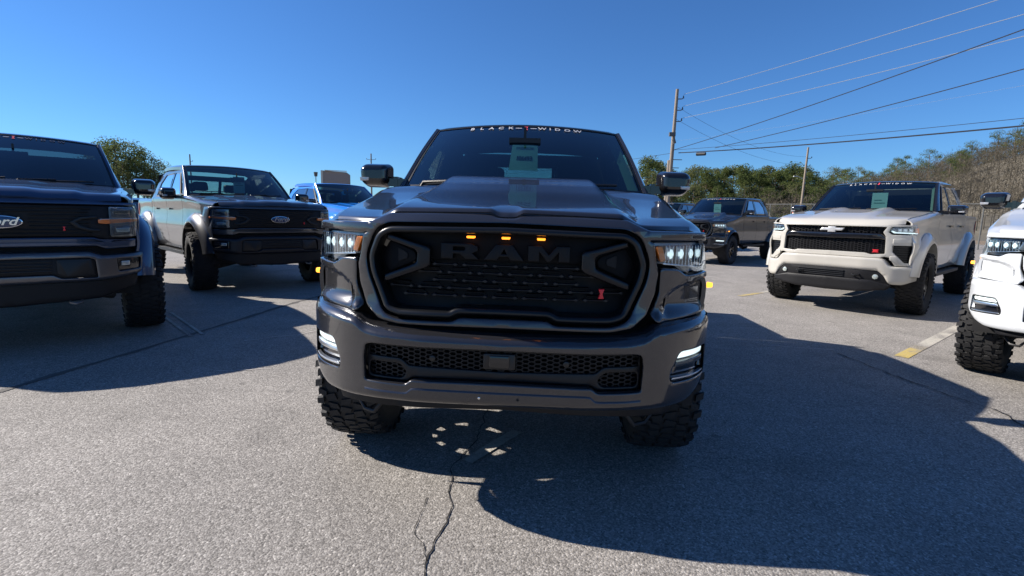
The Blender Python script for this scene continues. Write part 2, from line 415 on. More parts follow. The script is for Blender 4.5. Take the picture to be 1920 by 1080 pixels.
    for j in range(-1, NY + 1):
        r = []
        for i in range(NX + 1):
            u = -1 + 2 * i / NX; x = hw * u
            y0 = cr(Yh, abs(x)); y1 = cr(yb_, abs(x)) if len(yb_) else 1.5
            t = (max(j, 0) / NY) ** 1.4; y = y0 + (y1 - y0) * t
            ee = (y - y0); rr = .05
            z = hz(x, y) - (cfg.get('lead', .045) * (1 - min(1, ee / (.05 if S == 'ram' else .11))) ** 2.2)
            if cfg.get('notch'):
                z -= cfg['notch'](abs(x), y - y0)
            xx = x
            wd = cr(xhT, y) / hw
            if 'front_edge' in cfg:
                fe = cfg['front_edge']; ax = abs(x); zf = next(a[1] + (b[1] - a[1]) * (ax - a[0]) / (b[0] - a[0]) for a, b in zip(fe, fe[1:]) if ax <= b[0])
                z = hz(x, y) - (hz(x, y0) - zf - .012) * (1 - min(1, ee / .20)) ** 2 - .012 * (1 - min(1, ee / .018)) ** 2
            if j == -1: z -= .004; y += .004
            r.append((xx * wd, y, z))
        rows.append(r)
    top_ = rows; bot_ = [[(x, y + (.01 if jj == 0 else 0), z - .008) for x, y, z in r] for jj, r in enumerate(rows)]
    g = G(); g.grid(top_); n0 = len(g.v); g.grid(bot_)
    W_ = NX + 1; H_ = len(rows)
    for i in range(NX): g.f += [(i, i + 1, n0 + i + 1, n0 + i), ((H_ - 1) * W_ + i, (H_ - 1) * W_ + i + 1, n0 + (H_ - 1) * W_ + i + 1, n0 + (H_ - 1) * W_ + i)]
    for j in range(H_ - 1): g.f += [(j * W_, (j + 1) * W_, n0 + (j + 1) * W_, n0 + j * W_), (j * W_ + NX, (j + 1) * W_ + NX, n0 + (j + 1) * W_ + NX, n0 + j * W_ + NX)]
    hood = g.make('hood', cfg.get('hood_mat', P), T, 40)
    cfg['hz'] = hz
    if cfg.get('hood_vents'):
        for sg in (-1, 1):
            a = [(.60, 1.20), (.79, 1.17), (.80, 1.33), (.61, 1.37)]
            g = G(); g.add([(sg * x, y, hz(x, y) + .0015) for x, y in a] + [(sg * x, y, hz(x, y) - .006) for x, y in a], [(0, 1, 2, 3), (4, 7, 6, 5), (0, 4, 5, 1), (1, 5, 6, 2), (2, 6, 7, 3), (3, 7, 4, 0)])
            g.make('hood_vent', BLACK, T, 0)
    # ---- cowl, windscreen
    yt0, zt0 = cfg.get('head', (2.25, 2.05)); zr = cfg.get('roof', zt0 + .03); wz = cfg.get('wsz', 1.475)
    def ws(u, v, off=0.):
        xb, xt = .885, .755
        x = u * (xb + (xt - xb) * v); y = (1.44 + .30 * u * u) + v * ((yt0 + .17 * u * u) - (1.44 + .30 * u * u)) ; z = wz + v * (zt0 - .012 - wz - .028 * u * u)
        bow = .025 * sin(pi * v)
        return (x, y - bow * .7 - off * .65, z + bow * .6 + off * .76)
    g = G(); rows = [[ws(-1 + 2 * i / 24, j / 14) for i in range(25)] for j in range(15)]; g.grid(rows)
    wind = g.make('windshield', cfg.get('wind', WIND), T, 60)
    # black ceramic border around the glass
    g = G()
    def strip(fa, n, wdt, off=.004, flip_=False):
        rows = [[fa(k / n, 0, off), fa(k / n, 1, off)] for k in range(n + 1)]; g.grid(rows)
    strip(lambda t, s, o: ws(-1 + 2 * t, 1 - .035 * s, o), 24, 0); strip(lambda t, s, o: ws(-1 + 2 * t, .06 * s, o), 24, 0)
    strip(lambda t, s, o: ws(-1 + .035 * s, t, o), 10, 0); strip(lambda t, s, o: ws(1 - .035 * s, t, o), 10, 0)
    o = g.make('glass_border', SATIN, None, 60); o.parent = wind
    g = G(); rows = []
    for j, (yy, zz) in enumerate(((-.13, -.035), (-.05, .0), (.03, .005), (.10, -.02))):
        rows.append([(x, 1.44 + .30 * (x / .885)**2 + yy, wz + zz - .02 * (x / .885)**4) for x in [(-.91 + 1.82 * i / 24) for i in range(25)]])
    g.grid(rows); g.make('cowl', BLACK, T, 40)
    for sg, x0, x1 in ((-1, -.72, -.05), (-1, .02, .66)):
        pts = [ws((x0 + (x1 - x0) * k / 8) / .87, .035 + .05 * (k / 8), .022) for k in range(9)]
        g = G().tube(pts, .009, 6).tube([ws(x0 / .87, -.02, .0), ws(x0 / .87 + .03, .045, .035), ws((x0 * .5 + x1 * .5) / .87, .07, .03)], .011, 6); g.make('wiper', BLACK, T)
    # ---- pillars, roof
    def cab(y, z):            # outer side surface of the cabin
        t = (z - ZB) / (2.02 - ZB); return .925 - .145 * t - .012 * t * t
    for sg in (-1, 1):
        rows = []
        for k in range(13):
            v = k / 12; a = ws(1.0, v, .004); b = cab(a[1] + .06, a[2]) + .004
            y, z = a[1], a[2]
            rows.append([(sg * (a[0] - .012), y - .01, z + .003), (sg * (a[0] + .012), y - .008, z + .008), (sg * (max(a[0] + .02, b - .02)), y + .01, z + .004), (sg * max(a[0] + .025, b), y + .045, z - .01), (sg * max(a[0] + .02, b - .002), y + .10, z - .02), (sg * (a[0] - .0), y + .08, z - .02)])
        g = G().grid(rows, closeu=True); g.f += [(0, 1, 2, 3, 4, 5), tuple(12 * 6 + i for i in range(6))]
        g.make('windshield_pillar', cfg.get('pillar', P), T, 40)
    ce = cfg.get('cab_end', 4.12); yr0 = ce - .33
    rows = []
    for j in range(25):
        t = j / 24; r = []
        for i in range(33):
            u = -1 + 2 * i / 32
            yf = yt0 + .17 * u * u - .01; yb = yr0 - .05 * u * u; y = yf + (yb - yf) * t
            edge = 1 - abs(u); x = u * (.775 + .02 * sin(pi * min(1, max(0, t))) )
            z = zt0 + (zr - zt0) * sin(pi * min(1, t * 1.15 + .02) * .62) - .028 * u * u - .035 * max(0, (abs(u) - .9) / .1) ** 2
            if j == 0: z -= .012
            if j == 24: z -= .02
            r.append((x, y, z))
        rows.append(r)
    g = G().grid(rows); n0 = len(g.v); g.grid([[(x * .995, y, z - .05) for x, y, z in r] for r in rows])
    for i in range(32): g.f += [(i, i + 1, n0 + i + 1, n0 + i), (24 * 33 + i, 24 * 33 + i + 1, n0 + 24 * 33 + i + 1, n0 + 24 * 33 + i)]
    for j in range(24): g.f += [(j * 33, (j + 1) * 33, n0 + (j + 1) * 33, n0 + j * 33), (j * 33 + 32, (j + 1) * 33 + 32, n0 + (j + 1) * 33 + 32, n0 + j * 33 + 32)]
    g.make('roof', cfg.get('roof_mat', P), T, 40)
    def capl(poly, off, th, sg, m, name, par=None):   # plate on the cabin side; outline in (y, z)
        b = plate(rnd(poly, .02, 3), bev=.003, y=0, th=th, dx=.15, dz=.12, bend=lambda x, y, z: (sg * (cab(x, z) + off - y), x, z))
        o = bmobj(name, b, m, None, 35); o.parent = par or T; return o
    dE = cfg.get('dend', 3.93)
    for sg in (-1, 1):
        capl([(2.02, ZB + .02), (2.44, 1.955), (2.86, 1.975), (2.86, ZB + .015)], -.012, .006, sg, TINT, 'window', doors[sg][0])
        capl([(2.93, ZB + .015), (2.93, 1.975), (3.50, 1.955), (3.74, 1.80), (3.80, ZB + .015)], -.012, .006, sg, TINT, 'window', doors[sg][1])
        capl([(2.83, ZB + .0), (2.83, 1.985), (2.96, 1.985), (2.96, ZB + .0)], -.004, .02, sg, GLOSSB, 'centre_pillar')
        # roof rail + C pillar frame
        capl([(2.44, 1.945), (2.40, 1.99), (2.6, 2.035), (3.50, 2.035), (ce - .24, 1.93), (ce + .0, ZB - .01), (3.79, ZB - .01), (3.73, 1.79), (3.49, 1.945), (2.9, 1.968)], .0, .04, sg, P, 'roof_rail')
        capl([(1.80, ZB - .012), (1.80, ZB + .01), (1.98, ZB + .03), (2.42, 1.965), (2.46, 1.93), (2.05, ZB + .02), (3.8, ZB + .018), (3.8, ZB - .012)], .006, .02, sg, BLACK, 'window_trim')
    # rear wall of cab with window
    hx = [(-.62, ZB - .02), (-.56, ZB + .33), (.56, ZB + .33), (.62, ZB - .02)]; rw = [(-.90, .7), (-.90, 1.46), (-.75, 2.0), (.75, 2.0), (.90, 1.46), (.90, .7)]
    def bk(x, y, z): return (x, ce - .02 + y - .36 * max(0, z - ZB), z)
    pl('cab_back', rw, P, T, holes=[rnd([(x, z + .03) for x, z in hx], .04)], bend=bk, dz=.15, bev=.002)
    o = bmobj('rear_window', plate(hx, y=.01, th=.004, bev=.001, bend=lambda x, y, z: bk(x, y, z + .03), dz=.15), cfg.get('rearglass', CLEAR), T)
    lin = G().grid([[bk(x, -.012, z) for x in (-.86, -.62, .62, .86)] for z in (.8, ZB, ZB + .012)]); lin.grid([[bk(x, -.012, z) for x in (-.72, 0, .72)] for z in (ZB + .365, 1.99)])
    for sx in (-1, 1): lin.grid([[bk(sx * x, -.012, z) for x in (.60, .84)] for z in (ZB, 1.97)])
    lin.add([bk(x, -.03, z) for x, z in ((.25, ZB), (.31, ZB), (.31, ZB + .36), (.25, ZB + .36))], [(0, 1, 2, 3)])
    lin.grid([[(x * .74, y, zt0 - .045 - .03 * x * x) for x in (-1, -.5, 0, .5, 1)] for y in (yt0 + .14, 3., yr0)]); lin.make('headliner', mat('headliner_dark', (.018, .019, .022), .9), T, 0)
    # bed
    g = G()
    for sg in (-1, 1): g.box((sg * .86, 4.85, 1.15), (.04, 1.38, .58))
    g.box((0, 4.85, .86), (1.72, 1.4, .04)).box((0, 4.15, 1.15), (1.74, .03, .58)); g.make('bed_liner', BLACK, T)
    pl('tailgate', rnd([(-.86, .78), (-.86, 1.45), (.86, 1.45), (.86, .78)], .02), P, T, bend=lambda x, y, z: (x, L_ - .03 + y - .01 * (x * x), z))
    G().box((0, L_ + .04, .70), (1.8, .14, .2)).box((0, L_ + .12, .74), (1.2, .08, .06)).make('rear_bumper', cfg.get('bump_mat', P), T)
    for sg in (-1, 1): G().box((sg * .89, L_ - .02, 1.22), (.09, .06, .4)).make('tail_light', mat('tail_red', (.35, .01, .01), .2, 0, .5), T)
    # ---- interior
    it = G(); 
    rows = [[(x, 1.52 + .16 * (x / .85)**2 + a, zz) for x in [(-.84 + 1.68 * i / 16) for i in range(17)]] for a, zz in ((-.04, 1.46), (.10, 1.475), (.32, 1.47), (.42, 1.40), (.44, 1.15))]
    it.grid(rows).make('dashboard', mat('dash_grey', (.035, .036, .04), .6), T, 40)
    sw = G(); sw.grid([[(.42 * cfg.get('drv', 1) + (.19 + .014 * cos(q)) * cos(p), 2.18 + .06 * sin(p) + .014 * sin(q), 1.36 + (.19 + .014 * cos(q)) * sin(p)) for q in [2 * pi * k / 8 for k in range(8)]] for p in [2 * pi * k / 28 for k in range(29)]], closeu=True)
    sw.box((.42, 2.16, 1.36), (.34, .03, .05)).box((.42, 2.16, 1.30), (.05, .03, .16)).make('steering_wheel', SATIN, T, 40)
    for sx in (-.40, .40):
        for row, yy in (('front', 2.60), ('rear', 3.50)):
            b = pl('seat', rnd([(sx - .25, .95), (sx - .25, 1.35), (sx - .20, 1.62), (sx + .20, 1.62), (sx + .25, 1.35), (sx + .25, .95)], .06), SEAT, T, th=.14, bev=.04, seg=3, y=yy, bend=lambda x, y, z: (x, y + .22 * (z - .95), z))
            h = pl('headrest', rnd([(sx - .13, 1.66), (sx - .12, 1.83), (sx + .12, 1.83), (sx + .13, 1.66)], .05), SEAT, None, th=.09, bev=.03, seg=3, y=yy, bend=lambda x, y, z: (x, y + .22 * (z - .95) - .02, z)); h.parent = b
            G().box((sx, yy - .22, .98), (.5, .5, .16)).make('seat_cushion', SEAT, b)
    G().box((0, 2.7, .75), (1.8, 2.8, .06)).make('cab_floor', DEEP, T)
    m_ = G().box((0, 1.98, 1.86), (.24, .03, .075)).box((0, 1.99, 1.93), (.02, .02, .1)); m_.make('rear_view_mirror', SATIN, T)
    for sg in (-1, 1):      # pale pillar trim and headliner seen through the glass
        rows = [[(sg * (ws(1, v)[0] - .02), ws(1, v)[1] + .03, ws(1, v)[2] - .03), (sg * (ws(1, v)[0] - .075), ws(1, v)[1] + .07, ws(1, v)[2] - .05)] for v in [.08 + .9 * k / 8 for k in range(9)]]
        G().grid(rows).make('pillar_trim', mat('cabin_trim', (.32, .33, .31), .8), T, 40)
    # ---- chassis
    g = G()
    for sg in (-1, 1): g.box((sg * .40, 2.9, .56), (.09, 5.0, .14))
    for yy in (.62, 1.4, 2.4, 3.4, 4.2, 5.2): g.box((0, yy, .54), (.8, .10, .10))
    g.box((0, 1.4, .62), (.5, .9, .25)).box((0, .78, .9), (1.3, .5, .55))  # plain dark filler in the engine bay, added to stop light passing through
    g.make('chassis', DEEP, T)
    G().tube([(-.72, BY, .44), (.72, BY, .44)], .045, 10).latheX([(-.15, 0), (-.13, .1), (0, .16), (.13, .1), (.15, 0)], 16, (0, BY, .44)).make('rear_axle', DEEP, T, 40)
    G().latheX([(-.12, 0), (-.1, .09), (.05, .12), (.12, .06), (.14, 0)], 16, (.12, AY, .46)).tube([(-.75, AY, .44), (.75, AY, .44)], .025, 8).make('front_axle', DEEP, T, 40)
    for sg in (-1, 1):
        G().tube([(sg * .34, AY - .18, .47), (sg * .72, AY - .02, .36), (sg * .34, AY + .22, .47)], .03, 8).tube([(sg * .42, AY, .9), (sg * .66, AY, .40)], .045, 10).box((sg * .72, AY, .46), (.07, .10, .2)).make('suspension_arm', mat('arm_metal', (.05, .05, .055), .5, .6), T, 40)
    G().tube([(.3, 1.2, .5), (.35, 3., .5), (.5, 4., .52), (.62, 5.3, .56)], .04, 8).make('exhaust_pipe', STEEL, T, 40)
    # wheels
    st = cfg.get('steer', 0.)
    tx = cfg.get('tx', .845)
    for sg in (-1, 1):
        wheel(T, sg * tx, AY, st, random.random() * 6, cfg.get('R', .44), cfg.get('wx', 1.)); wheel(T, sg * tx, BY, 0, random.random() * 6, cfg.get('R', .44), cfg.get('wx', 1.))
    # ---- mirrors
    for sg in (-1, 1):
        mc = cfg.get('mirror', (1.10, 1.80, 1.575, .235, .165)); cx, cy, cz, mw_, mh = mc
        h = [(-mw_ / 2, -mh * .30), (-mw_ / 2 + .0, mh * .36), (-mw_ / 2 + .03, mh / 2), (mw_ / 2 - .04, mh / 2), (mw_ / 2, mh * .30), (mw_ / 2 - .01, -mh * .32), (mw_ / 2 - .05, -mh / 2), (-mw_ / 2 + .04, -mh / 2)]
        if sg < 0: h = flip(h)
        def mb(x, y, z):
            k = 1 - .16 * sst(0, .12, -y + .06); return (sg * cx + x * k, cy + y, cz + z * k)
        b = plate(rnd(h, .03, 4), y=-.07, th=.13, bev=.05, seg=5, dx=.03, dz=.03, bend=mb); o = bmobj('mirror', b, cfg.get('mirror_mat', GLOSSB), T, 45)
        a = pl('mirror_glass', rnd([(x * .86, z * .82) for x, z in h], .02), CHROME, o, y=.061, th=.003, bev=.001, bend=lambda x, y, z: (sg * cx + x, cy + y, cz + z))
        g = G().box((sg * (cx - mw_ / 2 - .045), cy + .03, cz - mh * .28), (.14, .07, .055)).box((sg * .945, cy + .06, cz - mh * .3), (.03, .14, .09)); o2 = g.make('mirror_arm', cfg.get('mirror_mat', GLOSSB), o)
        if cfg.get('mirror_lamp', True):
            lp = pl('turn_lamp', rnd([(sg * mw_ * .10, -mh * .12), (sg * mw_ * .40, -mh * .12), (sg * mw_ * .38, -mh * .27), (sg * mw_ * .12, -mh * .25)], .004), mat('clear_turn_lamp', (.5, .5, .52), .15, .4, .6), o, y=-.078, th=.02, bev=.004, bend=lambda x, y, z: (sg * cx + x * .97, cy + y + .02 * abs(x) / .1 * 0, cz + z))
    # banner on the windscreen
    if cfg.get('banner', True):
        def bp(u0):
            return lambda x, y, z: Vector(ws((x + u0) / .78, .925 + y * 1.75, .006 + z))
        bs = cfg.get('bs', 1.)
        wcol = WHITEL if cfg.get('banner') != 'red' else mat('dim_vinyl', (.10, .11, .14), .5)
        def word(s, xs):
            for ch, x0 in zip(s, xs):
                o = text_mesh('letter', ch, .036, wcol, wind, bp(x0 * bs), ext=.0006, sx=1.75 * bs, bold=.0008)
        word('BLACK', [-.445, -.365, -.285, -.205, -.125]); word('WIDOW', [.130, .195, .255, .335, .420])
        for x0 in (-.06, .06):
            g = G(); a = bp(x0 * bs); g.add([a(-.025, -.003, 0), a(.025, -.003, 0), a(.025, .003, 0), a(-.025, .003, 0)], [(0, 1, 2, 3)]); g.make('banner_dash', WHITEL, wind, 0)
        a = bp(0); g = G(); g.add([a(x, z, 0) for x, z in ((-.014, .018), (.014, .018), (.005, 0), (.014, -.018), (-.014, -.018), (-.005, 0))], [(0, 1, 2, 5), (2, 3, 4, 5)]); g.make('banner_emblem', REDV, wind, 0)
    if cfg.get('sheet'):
        u0, u1, v0, v1 = cfg['sheet']
        if cfg.get('sheet_text'):
            def sh(a, b, o=-.012): return ws(u0 + (u1 - u0) * a, v0 + (v1 - v0) * b, o)
        else:
            q0 = ws((u0 + u1) / 2, v0); q1 = ws((u0 + u1) / 2, v1)
            def sh(a, b, o=-.012): return (q1[0] + (a - .5) * (u1 - u0) * .82, q1[1] + .03 - (o + .012), q0[2] + (q1[2] - q0[2]) * b)
        g = G(); g.grid([[sh(i / 4, j / 5) for i in range(5)] for j in range(6)]); ps = g.make('price_sheet', cfg.get('paper', PAPER), wind, 0)
        if cfg.get('sheet_text'):
            hx_ = (u1 - u0) * .88 / 2
            def tp(vv): return lambda x, y, z: Vector(ws((u0 + u1) / 2 + x / .85, v0 + (v1 - v0) * vv + y * 1.7, -.009 + z))
            text_mesh('print', '106493', .052, INK, ps, tp(.33), .0004, .78, bold=.0016)
            text_mesh('print', 'PREMIUM', .036, mat('faint_ink', (.16, .25, .26), .7), ps, tp(.66), .0004, .92, bold=.001)
        else:
            for k in range(2):
                g = G(); b0 = .45 + .15 * k; g.add([sh(.15, b0, -.009), sh(.85 - .2 * (k % 2), b0, -.009), sh(.85 - .2 * (k % 2), b0 + .04, -.009), sh(.15, b0 + .04, -.009)], [(0, 1, 2, 3)]); g.make('print', mat('faint_ink', (.16, .25, .26), .7), ps, 0)
    FRONT[S](T, cfg)
    if lean:
        c_, s_ = cos(lean), sin(lean); seen = set()
        for o in list(T.children):
            if o.name.split('.')[0] in ('wheel', 'rear_axle', 'front_axle'): continue
            o.rotation_euler = (0, lean, 0)
    return T
FRONT = {}

# ------------------------------------------------------------------ front ends
HI = [True]
def loft_bumper(T, name, m, path, topz_, botz, cut=(), x1=.985, rt_=(.022, .03), rb=(.02, .03), shelf=.15, mid=0.):
    """bumper skin: outline with openings, bent round the nose, with rolled edges, a top shelf and side returns"""
    n = 26; h = [(x1 * k / n, cr(topz_, x1 * k / n)) for k in range(n + 1)] + [(x1 * k / n, cr(botz, x1 * k / n)) for k in range(n, -1, -1)]
    def bend(x, y, z):
        a = min(abs(x), x1); t = cr(topz_, a) - z; b = z - cr(botz, a)
        t = max(0, t); b = max(0, b); e = rt_[0] * max(0, 1 - t / rt_[1]) ** 2 + rb[0] * max(0, 1 - b / rb[1]) ** 2
        return (x, cr(path, a) + y + e + mid * sin(pi * max(0, min(1, b / max(.01, t + b)))), z)
    fine = HI[0]; HI[0] = False
    o = bmobj(name, plate(sym(h), holes=list(cut), y=0, th=.03, bev=.007, seg=3, bend=bend, dx=.014 if fine else .03, dz=.009 if fine else .02), m, T, 55)
    xs_ = [x1 * sin(pi / 2 * k / 40) for k in range(-40, 41)]; g = G()
    g.grid([[(x, cr(path, abs(x)) + d, cr(topz_, abs(x)) + dz) for d, dz in ((rt_[0] + .004, -.003), (rt_[0] + .02, .003), (rt_[0] + .06, .005), (shelf, -.002))] for x in xs_])
    g.make('bumper_shelf', m, o, 40)
    g = G(); g.grid([[(x, cr(path, abs(x)) + d, cr(botz, abs(x)) + dz) for d, dz in ((rb[0] + .0, .004), (rb[0] + .03, -.002), (.15, .01))] for x in xs_]); g.make('bumper_underside', BLACK, o, 40)
    for sg in (-1, 1):
        yb = cr(path, x1); zt, zb = cr(topz_, x1), cr(botz, x1)
        G().grid([[(sg * (x1 - .004 + dx), yb + dy, zb + (zt - zb) * k / 6 - (.0 if 0 < k < 6 else 0)) for k in range(7)] for dx, dy in ((-.004, -.0), (.003, .02), (.006, .06), (.0, .10))]).make('bumper_end', m, o, 40)
    return o
def in_poly(p, x, z):
    c = False
    for i in range(len(p)):
        x1, z1 = p[i]; x2, z2 = p[i - 1]
        if (z1 > z) != (z2 > z) and x < (x2 - x1) * (z - z1) / (z2 - z1) + x1: c = not c
    return c
def hexmesh(T, name, m, outline, bend, y, cell=.03, asp=.8, wall=.0045, depth=.02):
    """honeycomb lattice clipped to an outline"""
    g = G(); xs_ = [p[0] for p in outline]; zs = [p[1] for p in outline]; R_ = cell / 2
    i0 = int(min(xs_) / (1.5 * R_)) - 1; i1 = int(max(xs_) / (1.5 * R_)) + 1; hz_ = R_ * sqrt(3) * asp
    for i in range(i0, i1 + 1):
        for j in range(int(min(zs) / hz_) - 1, int(max(zs) / hz_) + 2):
            cx = i * 1.5 * R_; cz = (j + .5 * (i % 2)) * hz_
            pts = [(cx + R_ * cos(pi / 3 * k), cz + R_ * asp * sin(pi / 3 * k)) for k in range(6)]
            for k in (0, 1, 2):
                a, b = pts[k], pts[k + 1]; mx_, mz = (a[0] + b[0]) / 2, (a[1] + b[1]) / 2
                if not in_poly(outline, mx_, mz): continue
                d = Vector((b[0] - a[0], b[1] - a[1])).normalized() * 1.0; n = Vector((-d.y, d.x)) * wall / 2
                q = [(a[0] + n.x, a[1] + n.y), (b[0] + n.x, b[1] + n.y), (b[0] - n.x, b[1] - n.y), (a[0] - n.x, a[1] - n.y)]
                v = [bend(x, y, z) for x, z in q] + [bend(x, y + depth, z) for x, z in q]
                g.add(v, [(0, 1, 2, 3), (0, 4, 5, 1), (2, 6, 7, 3)])
    o = g.make(name, m, T, 0); o['kind'] = 'stuff'; return o

YF = [(0, .075), (.3, .085), (.5, .118), (.6, .155), (.7, .21), (.8, .285), (.88, .365), (.93, .43), (.97, .52)]
def front_ram(T, c):
    P = c['paint']; hi = c.get('hi', True)
    def bend(x, y, z):
        k = .062 * max(0, min(1, (z - 1.262) / .052)) + .03 * max(0, z - 1.1) + .02 * sst(.95, .84, z) * -1
        return (x, cr(YF, abs(x)) + y + k, z)
    top = [(0, 1.299), (.038, 1.300), (.070, 1.318), (.505, 1.309), (.600, 1.266), (.905, 1.262), (.916, 1.224)]
    outer = sym(top + [(.60, 1.224), (.627, 1.215), (.642, 1.125), (.655, 1.085), (.645, 1.0), (.607, .905), (.545, .855), (.45, .838), (0, .843)])
    ringo = [(0, 1.262), (.500, 1.252), (.553, 1.222), (.594, 1.125), (.583, 1.056), (.513, .898), (.455, .878), (.22, .880), (.19, .898), (0, .900)]
    ro = rnd(sym(ringo), .03, 4); gap = inset(ro, -.017) ; 
    pl('front_panel', rnd(outer, .012, 3), P, T, holes=[gap], y=0, th=.05, bev=.009, seg=3, bend=bend, dx=.04, dz=.04)
    ri = inset(ro, .026)
    def bend2(x, y, z):
        return bend(x, y, z)
    grille = pl('grille', ro, c.get('ring', SATIN), T, holes=[ri], y=-.012, th=.10, bev=.012, seg=3, bend=bend2, dx=.04, dz=.05)
    # dark outer sleeve behind the gap and backing
    pl('grille_backing', inset(ro, -.03), DEEP, grille, y=.11, th=.01, bev=.001, bend=bend, dx=.08)
    # upper solid field and rows of slats
    field = inset(ri, -.01)
    pl('grille_panel', [(x, z) for x, z in rnd([(-.48, 1.235), (-.42, 1.115), (.42, 1.115), (.48, 1.235)], .01)], GRB, grille, y=.072, th=.02, bev=.002, bend=bend, dx=.06)
    pitch = .0335
    n_ = 0
    for r in range(9):
        z = 1.232 - r * pitch - .0; off = .5 * (r % 2)
        for k in range(-6, 7):
            x = (k + off) * .129; hw_ = .046
            if not (in_poly(field, x - hw_, z) and in_poly(field, x + hw_, z)):
                continue
            if z > 1.11 and abs(x) < .31: continue
            if abs(x) + hw_ > .30 and z > 1.09 - .0 and abs(x) > .30: continue
            if abs(x) > .36 and z > 1.03: continue
            q = [(x - hw_ - .012, z), (x - hw_, z + .008), (x - hw_ + .012, z + .003), (x + hw_ - .012, z + .003), (x + hw_, z + .008), (x + hw_ + .012, z), (x + hw_, z - .008), (x + hw_ - .012, z - .003), (x - hw_ + .012, z - .003), (x - hw_, z - .008)]
            pl('slat', q, GRS, grille, y=.045, th=.03, bev=.002, seg=1, bend=bend, dx=None)
            n_ += 1
    for r in range(8):
        z = 1.215 - r * pitch
        for k in range(-6, 7):
            x = (k + .5 * (r % 2) + .5) * .129
            if z > 1.11 and abs(x) < .38: continue
            if abs(x) > .36 and z > 1.03: continue
            if in_poly(field, x - .045, z) and in_poly(field, x + .045, z):
                pl('slat', [(x - .035, z + .0025), (x + .035, z + .0025), (x + .035, z - .0025), (x - .035, z - .0025)], GRB, grille, y=.06, th=.03, bev=.001, seg=1, bend=bend, dx=None)
    # angular brackets
    br = [(.512, 1.222), (.485, 1.215), (.325, 1.172), (.318, 1.160), (.318, 1.095), (.33, 1.082), (.500, 1.018), (.528, 1.010), (.528, 1.042), (.403, 1.091), (.378, 1.104), (.375, 1.146), (.389, 1.158), (.503, 1.191), (.517, 1.197)]
    for f in (0, 1):
        q = rnd(br, .008, 3); q = flip(q) if f else q
        pl('grille_bracket', q, c.get('bracket', SATIN), grille, y=.015, th=.07, bev=.010, seg=3, bend=bend)
        pod = rnd([(.51, 1.19), (.40, 1.150), (.385, 1.13), (.39, 1.105), (.515, 1.05), (.555, 1.12)], .01); pod = flip(pod) if f else pod
        pl('grille_pod', pod, GRB, grille, y=.06, th=.03, bev=.006, bend=bend)
        pod = rnd([(.47, 1.16), (.425, 1.14), (.425, 1.115), (.47, 1.10)], .008); pod = flip(pod) if f else pod
        pl('grille_pod', pod, DEEP, grille, y=.054, th=.03, bev=.003, bend=bend)
    # lettering: outline letters as plates
    def L(name, o, h=()):
        pl('letter', o, c.get('letter', mat('letter_grey', (.004, .005, .007), .5, 0, spec=.25)), grille, holes=h, y=.034, th=.04, bev=.004, bend=bend)
    zt, zb = 1.19, 1.124
    L('R', [(-.274, zt), (-.145, zt), (-.118, zt - .012), (-.116, zt - .030), (-.14, zt - .041), (-.112, zb), (-.168, zb), (-.195, zt - .045), (-.222, zt - .045), (-.222, zb), (-.274, zb)][::-1], [[(-.222, zt - .015), (-.175, zt - .015), (-.17, zt - .022), (-.175, zt - .030), (-.222, zt - .030)]])
    L('A', [(-.092, zb), (-.040, zt), (.028, zt), (.078, zb), (.022, zb), (.012, zb + .014), (-.026, zb + .014), (-.036, zb)], [[(-.018, zb + .026), (.004, zb + .026), (-.006, zb + .046)]])
    L('M', [(.094, zb), (.094, zt), (.150, zt), (.181, zb + .028), (.213, zt), (.269, zt), (.269, zb), (.222, zb), (.222, zb + .04), (.188, zb), (.174, zb), (.141, zb + .04), (.141, zb)])
    if c.get('amber', True):
        for x in (-.147, 0, .147): pl('marker_lamp', rnd([(x - .018, 1.2215), (x + .018, 1.2215), (x + .016, 1.2125), (x - .016, 1.2125)], .003), AMBLIT, grille, y=.02, th=.03, bev=.003, bend=bend, dx=None)
    em = [(.397, 1.015), (.421, 1.015), (.414, .995), (.421, .975), (.397, .975), (.404, .995)]
    pl('red_emblem', em, REDB, grille, y=.03, th=.02, bev=.002, bend=bend, dx=None)
    # headlights
    for f in (0, 1):
        F = (lambda q: flip(q)) if f else (lambda q: q)
        hl = [(.640, 1.212), (.903, 1.211), (.934, 1.09), (.80, 1.082), (.752, 1.115), (.658, 1.127)]
        h = pl('headlight', F(rnd(inset(hl, -.004) if area(hl) > 0 else inset(hl, -.004), .01)), HLHOUS, T, y=.075, th=.05, bev=.002, bend=bend, dx=.03)
        sg = -1 if f else 1
        # reflector bowls and dividers
        for (x0, x1) in ((.695, .745), (.752, .800), (.812, .855), (.862, .900)):
            pl('reflector', F(rnd([(x0, 1.200), (x1, 1.200), (x1 - .006, 1.135), (x0 + .006, 1.135)], .006)), REFL, h, y=.045, th=.03, bev=.010, seg=2, bend=bend, dx=.012, dz=.012)
            xm = (x0 + x1) / 2
            q = G().latheX([(-.0, .0), (.004, .008), (.014, .011), (.016, .012)], 10); 
            v = [bend(sg * (xm + a[1] * 1.3), .028 - 0 * a[0] + a[0], 1.165 + a[2] * 1.8) for a in q.v]; G().add(v, q.f).make('lamp_bulb', LENSL, h, 40)
        for k in range(13):
            xx = .690 + k * .0185; zt_ = 1.203; zb_ = 1.128 - .05 * (xx - .69) / .22 * .5
            pl('lamp_rib', F([(xx, zt_), (xx + .005, zt_), (xx + .005, zb_), (xx, zb_)]), REFL, h, y=.038, th=.03, bev=.0015, seg=1, bend=bend, dx=None)
        pl('lamp_bar', F([(.68, 1.128), (.90, 1.104), (.90, 1.098), (.68, 1.121)]), REFL, h, y=.03, th=.02, bev=.002, bend=bend)
